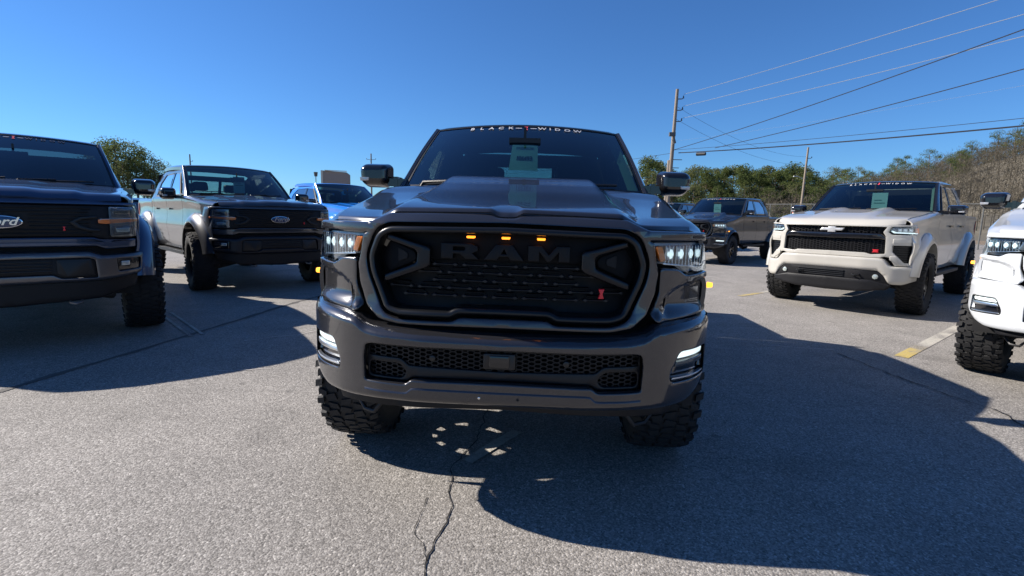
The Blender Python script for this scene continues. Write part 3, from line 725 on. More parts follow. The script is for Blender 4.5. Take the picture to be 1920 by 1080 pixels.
        pl('amber_reflector', F(rnd([(.632, 1.200), (.668, 1.200), (.690, 1.140), (.664, 1.132)], .006)), AMBER if c.get('amber_side', True) else REFL, h, y=.015, th=.05, bev=.004, bend=bend, dx=.02)
        pl('lens', F(rnd(hl, .01)), CLEAR, h, y=.004, th=.003, bev=.001, seg=1, bend=bend, dx=.03, dz=.04)
        # cheek under the headlight
        ck = [(.662, 1.108), (.752, 1.102), (.800, 1.072), (.945, 1.080), (.972, .892), (.655, .872), (.625, .905), (.662, 1.0)]
        def bend3(x, y, z):
            X, Y, Z = bend(x, y, z); a = abs(x)
            line = cr([(.66, .93), (.70, .99), (.74, 1.022), (.80, 1.040), (.96, 1.058)], a)
            d = sst(0, .022, line - z) * sst(.675, .70, a) * .034 * (1 - .5 * sst(.95, .90, z))
            d -= .012 * sst(.92, .885, z)
            d += .02 * sst(.66, .63, a)
            if y < .03: Y += d
            return (X, Y, Z)
        pl('cheek_panel', F(rnd(ck, .015)), P, T, y=.0, th=.06, bev=.008, seg=3, bend=bend3, dx=.018, dz=.012)
        s = F([(.700, 1.0), (.716, 1.0), (.706, .955), (.694, .93)])
        pl('tow_trim', rnd(s, .004), CHROME if False else P, T, y=.012, th=.02, bev=.003, bend=bend)
    # black filler behind the openings
    pl('front_backing', sym([(0, 1.28), (.88, 1.24), (.92, 1.06), (.93, .8), (0, .80)]), DEEP, T, y=.13, th=.02, bev=.001, bend=bend, dx=.08)
    # bumper
    path = [(0, 0), (.3, .006), (.5, .035), (.6, .07), (.7, .12), (.8, .20), (.88, .29), (.94, .39), (.975, .47)]
    tz = [(0, .818), (.5, .826), (.585, .835), (.65, .866), (.8, .874), (.975, .872)]
    bz = [(0, .520), (.5, .515), (.7, .507), (.8, .506), (.88, .53), (.94, .575), (.975, .62)]
    op = rnd(sym([(0, .762), (.55, .760), (.583, .752), (.592, .70), (.588, .597), (.40, .597), (.375, .618), (0, .622)]), .012)
    fg = [(.768, .750), (.945, .742), (.95, .60), (.725, .618), (.722, .66)]
    bm = c.get('bump_mat', P)
    bu = loft_bumper(T, 'bumper', bm, path, tz, bz, cut=[op, rnd(fg, .02), rnd(flip(fg), .02)], x1=.975, rt_=(.045, .036))
    def bb(x, y, z): return (x, cr(path, abs(x)) + y, z)
    # bevelled lips round the opening: sill catching the sky
    sill = [(-.588, .600), (-.40, .600), (-.375, .622), (.375, .622), (.40, .600), (.588, .600)]
    g = G(); rows = []
    for k in range(61):
        x = -.588 + 1.176 * k / 60; z = cr([(0, .620), (.365, .619), (.40, .596), (.59, .595)], abs(x))
        rows.append([bb(x, -.004, z - .040), bb(x, -.002, z - .034), bb(x, .040, z - .002), bb(x, .05, z + .0), bb(x, .06, z - .03)])
    g.grid(rows).make('bumper_sill', bm, bu, 40)
    pl('bumper_backing', rnd(sym([(0, .80), (.62, .79), (.62, .56), (0, .56)]), .01), DEEP, bu, y=.10, th=.01, bev=.001, bend=bb)
    up_ = rnd(sym([(0, .757), (.575, .755), (.583, .745), (.583, .692), (.43, .690), (.395, .662), (0, .655)]), .01)
    fr_o = inset(op, .004)
    lowp = rnd([(.43, .675), (.572, .675), (.575, .612), (.42, .612), (.400, .640)], .02)
    pl('bumper_grille_frame', fr_o, SATIN, bu, holes=[inset(up_, .008), lowp, flip(lowp)], y=.035, th=.03, bev=.005, bend=bb)
    hexmesh(bu, 'bumper_mesh', BLACK, up_, bb, .045, .034, .62, .006)
    hexmesh(bu, 'bumper_mesh', BLACK, lowp, bb, .05, .034, .62, .006); hexmesh(bu, 'bumper_mesh', BLACK, flip(lowp), bb, .05, .034, .62, .006)
    pl('sensor_cover', rnd([(-.075, .742), (.06, .742), (.06, .675), (-.075, .675)], .008), mat('sensor_grey', (.010, .009, .010), .35), bu, y=.03, th=.03, bev=.004, bend=bb)
    pl('sensor_cover', rnd([(-.05, .735), (.035, .735), (.035, .685), (-.05, .685)], .006), GLOSSB, bu, y=.024, th=.01, bev=.003, bend=bb)
    for x in (-.29, .27): G().latheX([(-.006, 0), (-.004, .012), (.02, .013)], 14).v and pl('parking_sensor', [(x + .014 * cos(a), .708 + .014 * sin(a)) for a in [2 * pi * k / 12 for k in range(12)]], mat('sensor_grey', (.010, .009, .010), .35), bu, y=.034, th=.02, bev=.004, bend=bb, dx=None)
    for x, r in ((-.085, .006), (.075, .006)): pl('bolt', [(x + r * cos(a), .560 + r * sin(a)) for a in [2 * pi * k / 10 for k in range(10)]], CHROME if x < 0 else DEEP, bu, y=-.004, th=.01, bev=.002, bend=bb, dx=None)
    for f in (0, 1):
        F = (lambda q: flip(q)) if f else (lambda q: q)
        fo = pl('fog_light', F(rnd(inset(fg, .001), .02)), GLOSSB, bu, y=.055, th=.03, bev=.004, bend=bb, dx=.03)
        pl('lens', F(rnd([(.782, .738), (.930, .728), (.925, .705), (.760, .712)], .008)), LENSL, fo, y=.03, th=.02, bev=.006, bend=bb, dx=.02)
        pl('fog_light_bar', F(rnd([(.752, .702), (.93, .694), (.93, .668), (.742, .680)], .006)), REFL if f else mat('lamp_smoke', (.10, .11, .12), .2, .5), fo, y=.016, th=.04, bev=.010, bend=bb, dx=.02)
        pl('fog_light_bar', F(rnd([(.738, .636), (.94, .618), (.94, .610), (.732, .627)], .003)), REFL, fo, y=.01, th=.03, bev=.003, bend=bb, dx=.02)
    # lower air dam
    pl('air_dam', sym([(0, .53), (.5, .53), (.78, .52), (.74, .46), (.45, .475), (0, .49)]), BLACK, bu, y=.06, th=.02, bev=.003, bend=bb)
    for sg in (-1, 1):
        G().tube([bb(sg * .56, .20, .50), bb(sg * .565, .17, .43), bb(sg * .60, .16, .385), bb(sg * .655, .17, .385), bb(sg * .69, .17, .43), bb(sg * .69, .20, .50)], .010, 8).make('tow_hook', mat('hook_metal', (.03, .03, .032), .5, .6), bu, 40)
    for sg in (-1, 1):
        o = G().tube([(sg * .985, .56, 1.0), (sg * 1.008, .56, 1.0)], [.015, .012], 8).make('side_marker', AMBDIM, T, 40)
    if c.get('amber', True):
        pass
FRONT['ram'] = front_ram

YG = [(0, .05), (.4, .06), (.65, .095), (.8, .15), (.9, .22), (.96, .32), (.985, .42)]
def front_ford(T, c):
    P = c['paint']
    def bend(x, y, z): return (x, cr(YG, abs(x)) + y + .04 * sst(1.30, 1.42, z), z)
    Z = 0
    # header band under the hood, main grille field
    pl('front_panel', rnd(sym([(0, 1.385), (.62, 1.37), (.70, 1.352), (.935, 1.352), (.945, 1.325), (.70, 1.325), (0, 1.325)]), .008), P, T, y=.0, th=.06, bev=.012, seg=3, bend=bend, dx=.05)
    g0 = rnd(sym([(0, 1.318), (.935, 1.318), (.955, 1.22), (.945, 1.02), (.70, 1.00), (.60, 1.035), (0, 1.035)]), .02)
    gr = pl('grille', g0, BLACK, T, y=.03, th=.05, bev=.01, bend=bend, dx=.05)
    for k in range(8):
        z = 1.292 - k * .033; a = .60 if k in (0, 7) else .58
        for x0, x1 in ((-a, -.175), (.175, a)) if 1.10 < z < 1.24 else ((-a, a),):
            pl('slat', [(x0, z + .006), (x1, z + .006), (x1, z - .006), (x0, z - .006)], BLACK, gr, y=.012, th=.03, bev=.003, seg=1, bend=bend)
    # side wings framing the headlights
    for f in (0, 1):
        F = (lambda q: flip(q)) if f else (lambda q: q)
        wing = [(.44, 1.165), (.52, 1.215), (.64, 1.225), (.64, 1.20), (.54, 1.192), (.49, 1.165), (.52, 1.135), (.60, 1.105), (.66, 1.10), (.66, 1.08), (.58, 1.08), (.49, 1.115)]
        pl('grille_wing', F(rnd(wing, .008)), SATIN, gr, y=.0, th=.04, bev=.006, bend=bend)
        h = pl('headlight', F(rnd([(.73, 1.31), (.93, 1.31), (.95, 1.20), (.935, 1.03), (.73, 1.03)], .015)), HLHOUS, T, y=.018, th=.05, bev=.003, bend=bend, dx=.04)
        pl('lamp_module', F(rnd([(.745, 1.30), (.915, 1.30), (.925, 1.215), (.75, 1.215)], .01)), mat('lamp_smoke', (.10, .11, .12), .2, .5), h, y=.008, th=.03, bev=.006, bend=bend, dx=.04)
        pl('lamp_module', F(rnd([(.76, 1.285), (.895, 1.285), (.90, 1.24), (.765, 1.24)], .01)), mat('lamp_dim_reflector', (.2, .21, .2), .2, .9), h, y=.003, th=.03, bev=.01, bend=bend, dx=.03)
        pl('amber_bar', F(rnd([(.645, 1.192), (.955, 1.200), (.955, 1.175), (.70, 1.150), (.645, 1.158)], .004)), mat('amber_dark', (.75, .20, .05), .25, 0, .6), h, y=-.006, th=.04, bev=.005, bend=bend, dx=.04)
        pl('chrome_strip', F([(.66, 1.196), (.952, 1.205), (.952, 1.199), (.66, 1.190)]), CHROME, h, y=-.008, th=.02, bev=.001, bend=bend, dx=.04)
        pl('lamp_module', F(rnd([(.745, 1.13), (.915, 1.135), (.905, 1.05), (.75, 1.045)], .01)), mat('lamp_smoke', (.10, .11, .12), .2, .5), h, y=.008, th=.03, bev=.006, bend=bend, dx=.04)
        pl('lens', F(rnd([(.77, 1.115), (.89, 1.118), (.885, 1.07), (.775, 1.066)], .01)), mat('lamp_lens_pale', (.5, .55, .52), .15, .4, .6), h, y=.004, th=.03, bev=.012, bend=bend, dx=.03)
        pl('lens_cover', F(rnd([(.73, 1.31), (.93, 1.31), (.95, 1.20), (.935, 1.03), (.73, 1.03)], .015)), CLEAR, h, y=-.014, th=.003, bev=.001, bend=bend, dx=.04, dz=.06)
        pl('corner_panel', F(rnd([(.938, 1.345), (.955, 1.345), (.975, 1.2), (.965, .93), (.935, .93), (.958, 1.2)], .006)), P, T, y=.0, th=.22, bev=.01, bend=bend, dx=.03)
    # emblem
    ov = lambda a, b, n=36: [(a * cos(2 * pi * k / n), 1.165 + b * sin(2 * pi * k / n)) for k in range(n)]
    e = pl('emblem', ov(.146, .056), CHROME, gr, y=-.030, th=.05, bev=.006, seg=3, bend=bend, dx=.04)
    pl('emblem_field', ov(.137, .048), mat('emblem_blue', (.01, .035, .10), .25, 0, .6), e, y=-.036, th=.02, bev=.004, bend=bend, dx=.04)
    text_mesh('lettering', 'Ford', .095, CHROME, e, lambda x, y, z: Vector(bend(x, -.040 - z, 1.168 + y)), .002, 1.15, .35, .0015)
    pl('red_emblem', [(.395, 1.125), (.415, 1.125), (.408, 1.11), (.415, 1.09), (.395, 1.09), (.402, 1.11)], REDB, gr, y=.005, th=.02, bev=.001, bend=bend, dx=None)
    # body bars below the grille
    pl('lower_front_panel', rnd(sym([(0, 1.028), (.60, 1.028), (.69, .995), (.95, 1.01), (.965, .93), (.69, .915), (.62, .945), (0, .945)]), .01), P, T, y=.0, th=.06, bev=.014, seg=3, bend=bend, dx=.05)
    pl('front_backing', sym([(0, 1.33), (.92, 1.33), (.94, .82), (0, .82)]), DEEP, T, y=.10, th=.02, bev=.001, bend=bend, dx=.08)
    path = [(0, -.02), (.4, -.012), (.65, .02), (.8, .08), (.9, .16), (.97, .27), (1.0, .38)]
    tz = [(0, .90), (.55, .90), (.66, .862), (1.0, .872)]; bz = [(0, .625), (.6, .63), (.8, .65), (1., .69)]
    op = rnd(sym([(0, .845), (.55, .845), (.60, .825), (.61, .66), (.36, .665), (.30, .70), (0, .70)]), .012)
    fg = rnd([(.755, .825), (.955, .825), (.95, .72), (.765, .705)], .012)
    bm = c.get('bump_mat', P); bu = loft_bumper(T, 'bumper', bm, path, tz, bz, cut=[op, fg, flip(fg)], x1=.998)
    def bb(x, y, z): return (x, cr(path, abs(x)) + y, z)
    pl('bumper_insert', inset(op, .002), BLACK, bu, y=.022, th=.03, bev=.004, bend=bb)
    for k in range(4): pl('insert_slat', [(-.30, .825 - k * .028), (.30, .825 - k * .028), (.30, .815 - k * .028), (-.30, .815 - k * .028)], SATIN, bu, y=.012, th=.02, bev=.003, bend=bb)
    for f in (0, 1):
        F = (lambda q: flip(q)) if f else (lambda q: q)
        pl('insert_panel', F(rnd([(.33, .835), (.575, .835), (.595, .68), (.385, .675), (.33, .71)], .012)), SATIN, bu, y=.012, th=.02, bev=.006, bend=bb)
        fo = pl('fog_light', F(inset(fg, .001)), GLOSSB, bu, y=.03, th=.03, bev=.004, bend=bb, dx=.04)
        pl('lens', F(rnd([(.79, .80), (.86, .80), (.86, .755), (.79, .755)], .01)), mat('lamp_lens_pale', (.5, .55, .52), .15, .4, .6), fo, y=.018, th=.02, bev=.008, bend=bb, dx=.03)
    pl('air_dam', rnd(sym([(0, .64), (.6, .64), (.93, .68), (.90, .55), (.62, .46), (0, .43)]), .02), BLACK, bu, y=.05, th=.06, bev=.02, bend=bb, dz=.05)
    for sg in (-1, 1): G().tube([(sg * .40, .10, .47), (sg * .40, .02, .44), (sg * .44, .0, .43), (sg * .48, .02, .44), (sg * .48, .10, .47)], .012, 8).make('tow_hook', STEEL, bu, 40)
FRONT['ford'] = front_ford

YC = [(0, .03), (.4, .045), (.62, .085), (.75, .14), (.87, .22), (.94, .31), (.985, .43)]
def front_chev(T, c):
    P = c['paint']
    def bend(x, y, z): return (x, cr(YC, abs(x)) + y + .05 * sst(1.28, 1.40, z) + .03 * sst(.80, .60, z), z)
    go = [(0, 1.275), (.66, 1.272), (.62, 1.20), (.655, 1.14), (.665, .90), (.50, .885), (.44, .905), (0, .91)]
    vent = rnd([(.735, 1.02), (.935, 1.02), (.945, .78), (.865, .78), (.74, .93)], .01)
    outer = sym([(0, 1.30), (.70, 1.298), (.935, 1.305), (.945, 1.285), (.705, 1.275), (.675, 1.20), (.72, 1.165), (.945, 1.17), (.972, 1.0), (.978, .73), (.78, .735), (.72, .85), (.66, .86), (.62, .842), (0, .845)])
    pl('front_panel', rnd(outer, .01, 3), P, T, holes=[rnd(sym(go), .015), vent, flip(vent)], y=0, th=.07, bev=.006, seg=2, bend=bend, dx=.05, dz=.05)
    gr = pl('grille', rnd(sym([(0, 1.18), (.60, 1.18), (.66, 1.12), (.66, 1.09), (.60, 1.105), (0, 1.10)]), .01), GLOSSB, T, y=.0, th=.08, bev=.015, seg=3, bend=bend)
    pl('grille_backing', inset(rnd(sym(go), .01), -.02), DEEP, gr, y=.10, th=.01, bev=.001, bend=bend)
    hexmesh(gr, 'grille_mesh', BLACK, sym([(0, 1.27), (.60, 1.27), (.60, 1.19), (0, 1.19)]), bend, .05, .06, .55, .010, .03)
    hexmesh(gr, 'grille_mesh', BLACK, sym([(0, 1.10), (.65, 1.09), (.65, .905), (0, .905)]), bend, .05, .06, .55, .010, .03)
    bow = [(-.16, 1.205), (-.13, 1.245), (-.05, 1.245), (-.05, 1.262), (.05, 1.262), (.05, 1.245), (.16, 1.245), (.13, 1.205), (.05, 1.205), (.05, 1.182), (-.05, 1.182), (-.05, 1.205)]
    pl('emblem', bow, mat('emblem_silver', (.62, .62, .62), .3, .4), gr, y=-.012, th=.05, bev=.008, bend=bend)
    pl('red_emblem', [(.515, .955), (.590, .955), (.575, .935), (.590, .915), (.515, .915), (.530, .935)], REDB, gr, y=.03, th=.02, bev=.003, bend=bend)
    for f in (0, 1):
        F = (lambda q: flip(q)) if f else (lambda q: q)
        pl('vent_cover', F(inset(vent, -.01)), BLACK, T, y=.05, th=.02, bev=.002, bend=bend)
        for k in range(7): pl('vent_slat', F([(.745, 1.0 - k * .032), (.94, 1.0 - k * .032), (.94, .988 - k * .032), (.755 + max(0, k - 3) * .02, .988 - k * .032)]), SATIN, T, y=.025, th=.04, bev=.002, bend=bend)
        hl = rnd([(.715, 1.268), (.945, 1.278), (.96, 1.178), (.725, 1.185), (.690, 1.215)], .012)
        h = pl('headlight', F(hl), HLHOUS, T, y=.035, th=.05, bev=.003, bend=bend, dx=.04)
        pl('light_strip', F(rnd([(.70, 1.215), (.735, 1.190), (.955, 1.186), (.955, 1.20), (.75, 1.204), (.715, 1.225)], .004)), LENSL, h, y=.01, th=.03, bev=.004, bend=bend, dx=.03)
        for x0 in (.765, .82, .875): pl('reflector', F(rnd([(x0, 1.255), (x0 + .042, 1.255), (x0 + .04, 1.215), (x0 + .004, 1.215)], .008)), REFL, h, y=.012, th=.03, bev=.010, bend=bend, dx=.015, dz=.015)
        pl('amber_reflector', F(rnd([(.932, 1.265), (.958, 1.265), (.965, 1.195), (.938, 1.195)], .006)), mat('amber_pale', (.75, .30, .16), .25, 0, .5), h, y=.004, th=.03, bev=.004, bend=bend, dx=.02)
        pl('lens', F(hl), CLEAR, h, y=.0, th=.003, bev=.001, bend=bend, dx=.04, dz=.05)
        pl('upper_side_trim', F(rnd([(.735, 1.115), (.945, 1.125), (.95, 1.045), (.735, 1.04)], .01)), P, T, y=-.006, th=.03, bev=.012, seg=3, bend=bend)
        pl('side_trim', F(rnd([(.72, .87), (.79, .88), (.88, .765), (.97, .765), (.972, .74), (.84, .735), (.72, .82)], .012)), P, T, y=-.010, th=.03, bev=.010, seg=3, bend=bend)
    pl('front_backing', sym([(0, 1.30), (.92, 1.29), (.95, .74), (.6, .60), (0, .60)]), DEEP, T, y=.13, th=.02, bev=.001, bend=bend, dx=.08)
    path = [(0, -.02), (.4, -.01), (.62, .03), (.75, .08), (.87, .17), (.95, .28), (.99, .42)]
    tz = [(0, .838), (.60, .834), (.66, .825), (.74, .735), (.80, .722), (.99, .725)]; bz = [(0, .665), (.60, .66), (.68, .60), (.76, .48), (.86, .475), (.99, .53)]
    bu = loft_bumper(T, 'bumper', c.get('bump_mat', P), path, tz, bz, x1=.988, rt_=(.012, .016), rb=(.03, .05))
    def bb(x, y, z): return (x, cr(path, abs(x)) + y, z)
    pl('bumper_insert', rnd(sym([(0, .675), (.61, .675), (.70, .61), (.775, .47), (.70, .43), (0, .43)]), .015), BLACK, bu, y=.03, th=.03, bev=.005, bend=bb)
    for k in range(4): pl('insert_slat', [(-.40, .635 - k * .026), (.22, .635 - k * .026), (.22, .623 - k * .026), (-.40, .623 - k * .026)], SATIN, bu, y=.015, th=.03, bev=.003, bend=bb)
    pl('skid_plate', rnd(sym([(0, .535), (.55, .53), (.78, .47), (.74, .40), (.4, .35), (0, .34)]), .02), BLACK, bu, y=.0, th=.10, bev=.02, bend=bb, dz=.04)
    for sg in (-1, 1):
        pl('fog_light', [(sg * .60 + .035 * cos(a), .575 + .035 * sin(a)) for a in [2 * pi * k / 16 for k in range(16)]], mat('lamp_lens_pale', (.5, .55, .52), .15, .4, .6), bu, y=.012, th=.02, bev=.01, bend=bb, dx=None)
        G().tube([bb(sg * .33, .06, .60), bb(sg * .33, .0, .585), bb(sg * .37, -.03, .58), bb(sg * .41, -.0, .585), bb(sg * .41, .06, .60)], .012, 8).make('tow_hook', SATIN, bu, 40)
FRONT['chev'] = front_chev

# ------------------------------------------------------------------ ground
def node_mat(name, build):
    m = bpy.data.materials.new(name); m.use_nodes = True; n = m.node_tree.nodes; L = m.node_tree.links
    build(n, L, n['Principled BSDF']); MATS[name] = m; return m
def N(n, t, **k):
    x = n.new(t)
    for a, b in k.items():
        if a.startswith('i_'): x.inputs[a[2:].replace('_', ' ')].default_value = b
        else: setattr(x, a, b)
    return x
def asphalt_nodes(n, L, b, base=(.215, .195, .175), paintc=None):
    g = N(n, 'ShaderNodeNewGeometry')
    v = N(n, 'ShaderNodeTexVoronoi', i_Scale=120.); v2 = N(n, 'ShaderNodeTexVoronoi', i_Scale=260.)
    wn = N(n, 'ShaderNodeTexNoise', i_Scale=.35, i_Detail=8.); w2 = N(n, 'ShaderNodeTexNoise', i_Scale=2.4, i_Detail=8.); w3 = N(n, 'ShaderNodeTexNoise', i_Scale=24., i_Detail=3.)
    for q in (v, v2, wn, w2, w3): L.new(g.outputs['Position'], q.inputs['Vector'])
    r = N(n, 'ShaderNodeValToRGB'); e = r.color_ramp.elements
    e[0].position = 0; e[0].color = (.095, .088, .08, 1); e[1].position = 1; e[1].color = (.50, .47, .43, 1)
    for p, c in ((.22, (.165, .153, .14)), (.55, (.245, .228, .208)), (.82, (.33, .31, .285))):
        q = e.new(p); q.color = (*c, 1)
    L.new(v.outputs['Color'], r.inputs[0])
    r2 = N(n, 'ShaderNodeMapRange'); r2.inputs[3].default_value = .68; r2.inputs[4].default_value = 1.32; L.new(v2.outputs['Color'], r2.inputs[0])
    mul = N(n, 'ShaderNodeVectorMath', operation='SCALE'); L.new(r.outputs[0], mul.inputs[0]); L.new(r2.outputs[0], mul.inputs['Scale'])
    # far away the grains average out: blend to the mean colour by fine noise only where wear leaves binder
    mr = N(n, 'ShaderNodeMapRange'); mr.inputs[1].default_value = .3; mr.inputs[2].default_value = .7; mr.inputs[3].default_value = .84; mr.inputs[4].default_value = 1.14; L.new(wn.outputs[0], mr.inputs[0])
    mr2 = N(n, 'ShaderNodeMapRange'); mr2.inputs[1].default_value = .3; mr2.inputs[2].default_value = .72; mr2.inputs[3].default_value = .90; mr2.inputs[4].default_value = 1.08; L.new(w2.outputs[0], mr2.inputs[0])
    mm = N(n, 'ShaderNodeMath', operation='MULTIPLY'); L.new(mr.outputs[0], mm.inputs[0]); L.new(mr2.outputs[0], mm.inputs[1])
    mul2 = N(n, 'ShaderNodeVectorMath', operation='SCALE'); L.new(mul.outputs[0], mul2.inputs[0]); L.new(mm.outputs[0], mul2.inputs['Scale'])
    st = N(n, 'ShaderNodeTexNoise', i_Scale=1.15, i_Detail=5.); st.inputs['Distortion'].default_value = .6; L.new(g.outputs['Position'], st.inputs['Vector'])
    sm = N(n, 'ShaderNodeMapRange'); sm.inputs[1].default_value = .60; sm.inputs[2].default_value = .74; sm.inputs[3].default_value = 1.; sm.inputs[4].default_value = .74; L.new(st.outputs[0], sm.inputs[0])
    mpv = N(n, 'ShaderNodeMapping'); mpv.inputs['Rotation'].default_value = (0, 0, .5); mpv.inputs['Scale'].default_value = (.18, 2.6, 1); L.new(g.outputs['Position'], mpv.inputs[0])
    sk = N(n, 'ShaderNodeTexNoise', i_Scale=1.4, i_Detail=6.); L.new(mpv.outputs[0], sk.inputs['Vector'])
    km = N(n, 'ShaderNodeMapRange'); km.inputs[1].default_value = .58; km.inputs[2].default_value = .75; km.inputs[3].default_value = 1.; km.inputs[4].default_value = .86; L.new(sk.outputs[0], km.inputs[0])
    sp = N(n, 'ShaderNodeTexVoronoi', i_Scale=2.1); L.new(g.outputs['Position'], sp.inputs['Vector'])
    pm = N(n, 'ShaderNodeMapRange'); pm.inputs[1].default_value = .035; pm.inputs[2].default_value = .075; pm.inputs[3].default_value = .62; pm.inputs[4].default_value = 1.; L.new(sp.outputs['Distance'], pm.inputs[0])
    a1 = N(n, 'ShaderNodeMath', operation='MULTIPLY'); L.new(sm.outputs[0], a1.inputs[0]); L.new(km.outputs[0], a1.inputs[1])
    a2 = N(n, 'ShaderNodeMath', operation='MULTIPLY'); L.new(a1.outputs[0], a2.inputs[0]); L.new(pm.outputs[0], a2.inputs[1])
    m3 = N(n, 'ShaderNodeVectorMath', operation='SCALE'); L.new(mul2.outputs[0], m3.inputs[0]); L.new(a2.outputs[0], m3.inputs['Scale'])
    col = m3.outputs[0]
    if paintc:
        k = N(n, 'ShaderNodeMapRange'); k.inputs[1].default_value = .40; k.inputs[2].default_value = .56; L.new(w2.outputs[0], k.inputs[0])
        k2 = N(n, 'ShaderNodeMapRange'); k2.inputs[1].default_value = .18; k2.inputs[2].default_value = .5; L.new(w3.outputs[0], k2.inputs[0])
        q = N(n, 'ShaderNodeMath', operation='MULTIPLY'); L.new(k.outputs[0], q.inputs[0]); L.new(k2.outputs[0], q.inputs[1])
        q2 = N(n, 'ShaderNodeMath', operation='MULTIPLY_ADD'); q2.inputs[1].default_value = .62; q2.inputs[2].default_value = .06; L.new(q.outputs[0], q2.inputs[0])
        mx = N(n, 'ShaderNodeMix', data_type='RGBA'); L.new(q2.outputs[0], mx.inputs[0]); L.new(col, mx.inputs[6]); mx.inputs[7].default_value = (*paintc, 1); col = mx.outputs[2]
    L.new(col, b.inputs['Base Color']); b.inputs['Roughness'].default_value = .82; b.inputs['Specular IOR Level'].default_value = .35
    bp = N(n, 'ShaderNodeBump', i_Strength=.6, i_Distance=.004); L.new(v.outputs['Distance'], bp.inputs['Height']); bp.invert = True
    L.new(bp.outputs[0], b.inputs['Normal'])
ASPH = node_mat('asphalt', lambda n, L, b: asphalt_nodes(n, L, b))
YPAINT = node_mat('worn_yellow_paint', lambda n, L, b: asphalt_nodes(n, L, b, paintc=(.55, .40, .07)))
WPAINT = node_mat('worn_white_paint', lambda n, L, b: asphalt_nodes(n, L, b, paintc=(.50, .47, .40)))
CRACK = mat('crack_dark', (.022, .020, .019), .95)
SEALM = mat('tar_seam', (.085, .08, .075), .85, bump=(60, .3))
DIRT = mat('dry_grass_dirt', (.17, .125, .08), .95, var=(.35, .45))
def sheet(name, x0, x1, y0, y1, z, m, nx=1, ny=1, fn=None):
    g = G().grid([[(x0 + (x1 - x0) * i / nx, y0 + (y1 - y0) * j / ny, z + (fn(x0 + (x1 - x0) * i / nx, y0 + (y1 - y0) * j / ny) if fn else 0)) for i in range(nx + 1)] for j in range(ny + 1)])
    o = g.make(name, m, None, 0); o['kind'] = 'structure'; return o
sheet('ground', -1500, 1500, -300, 1500, -.02, DIRT)
sheet('parking_lot', -46, 34, -45, 42, 0, ASPH)
def crack(pts, wd, m=CRACK, z=.004, jit=.02, step=.03, name='asphalt_crack', seed=1):
    random.seed(seed); L_ = []
    for a, b in zip(pts, pts[1:]):
        a, b = Vector(a), Vector(b); n_ = max(2, int((b - a).length / step))
        for k in range(n_): L_.append(a.lerp(b, k / n_))
    L_.append(Vector(pts[-1])); v = []; d = Vector((0, 0))
    for i, p in enumerate(L_):
        t = (L_[min(i + 1, len(L_) - 1)] - L_[max(0, i - 1)]).normalized(); nn = Vector((-t.y, t.x)); d = d * .75 + nn * random.uniform(-jit, jit) * .5
        w_ = wd * random.uniform(.35, 1.2); q = p + d; v += [(q.x + nn.x * w_ / 2, q.y + nn.y * w_ / 2, z), (q.x - nn.x * w_ / 2, q.y - nn.y * w_ / 2, z)]
    f = [(2 * i, 2 * i + 1, 2 * i + 3, 2 * i + 2) for i in range(len(L_) - 1)]
    o = mesh(name, v, f, m, None, 0); o['kind'] = 'structure'
crack([(-.31, 1.2), (-.30, 1.71), (-.24, 2.1), (-.28, 2.47), (-.20, 2.9), (-.1, 3.6)], .0075, jit=.022, seed=2)
crack([(-.30, 1.75), (-.38, 1.95), (-.36, 2.2)], .004, jit=.02, seed=3)
crack([(-5.2, 2.2), (-3.59, 3.43), (-3.36, 5.2), (-3.12, 7.33), (-2.6, 9.6)], .07, SEALM, .004, .02, .12, 'tar_seam', 4)
crack([(3.3, 5.0), (3.36, 4.2), (3.5, 3.4), (3.2, 2.6)], .014, CRACK, .008, .03, .05, seed=5)
crack([(2.7, 5.3), (3.35, 5.15)], .012, mat('pale_scuff', (.45, .42, .38), .9), .004, .01, .05, 'paint_scuff', 6)
crack([(-2.7, 5.0), (-2.3, 5.3), (-1.9, 6.0), (-1.5, 6.3)], .02, mat('pale_scuff', (.45, .42, .38), .9), .004, .04, .06, 'paint_scuff', 8)
crack([(-2.4, 4.0), (-2.0, 4.1)], .015, mat('pale_scuff', (.45, .42, .38), .9), .004, .03, .05, 'paint_scuff', 9)
crack([(-8, 13.2), (-3, 12.4), (3, 13.0)], .05, SEALM, .004, .05, .12, 'tar_seam', 10)
def line(name, a, b, wd, m, z=.004):
    a, b = Vector(a), Vector(b); t = (b - a).normalized(); n_ = Vector((-t.y, t.x)) * wd / 2
    o = mesh(name, [(*(a + n_), z), (*(a - n_), z), (*(b - n_), z), (*(b + n_), z)], [(0, 1, 2, 3)], m, None, 0); o['kind'] = 'structure'
line('parking_line', (3.90, 4.93), (4.48, 5.40), .12, YPAINT, .004); line('parking_line', (4.48, 5.40), (8.6, 8.75), .12, WPAINT, .004)
line('parking_line', (4.02, 8.84), (4.65, 9.35), .10, YPAINT, .004); line('parking_line', (4.65, 9.35), (8.8, 12.7), .10, WPAINT, .004)
line('parking_line', (-.22, 2.55), (.05, 2.95), .07, WPAINT, .008); 
line('parking_line', (-3.30, 5.10), (-4.4, 6.22), .03, WPAINT, .008); line('parking_line', (-3.24, 5.20), (-4.3, 6.29), .03, WPAINT, .008)
line('parking_line', (4.2, 14.6), (5.4, 15.6), .10, YPAINT, .004)

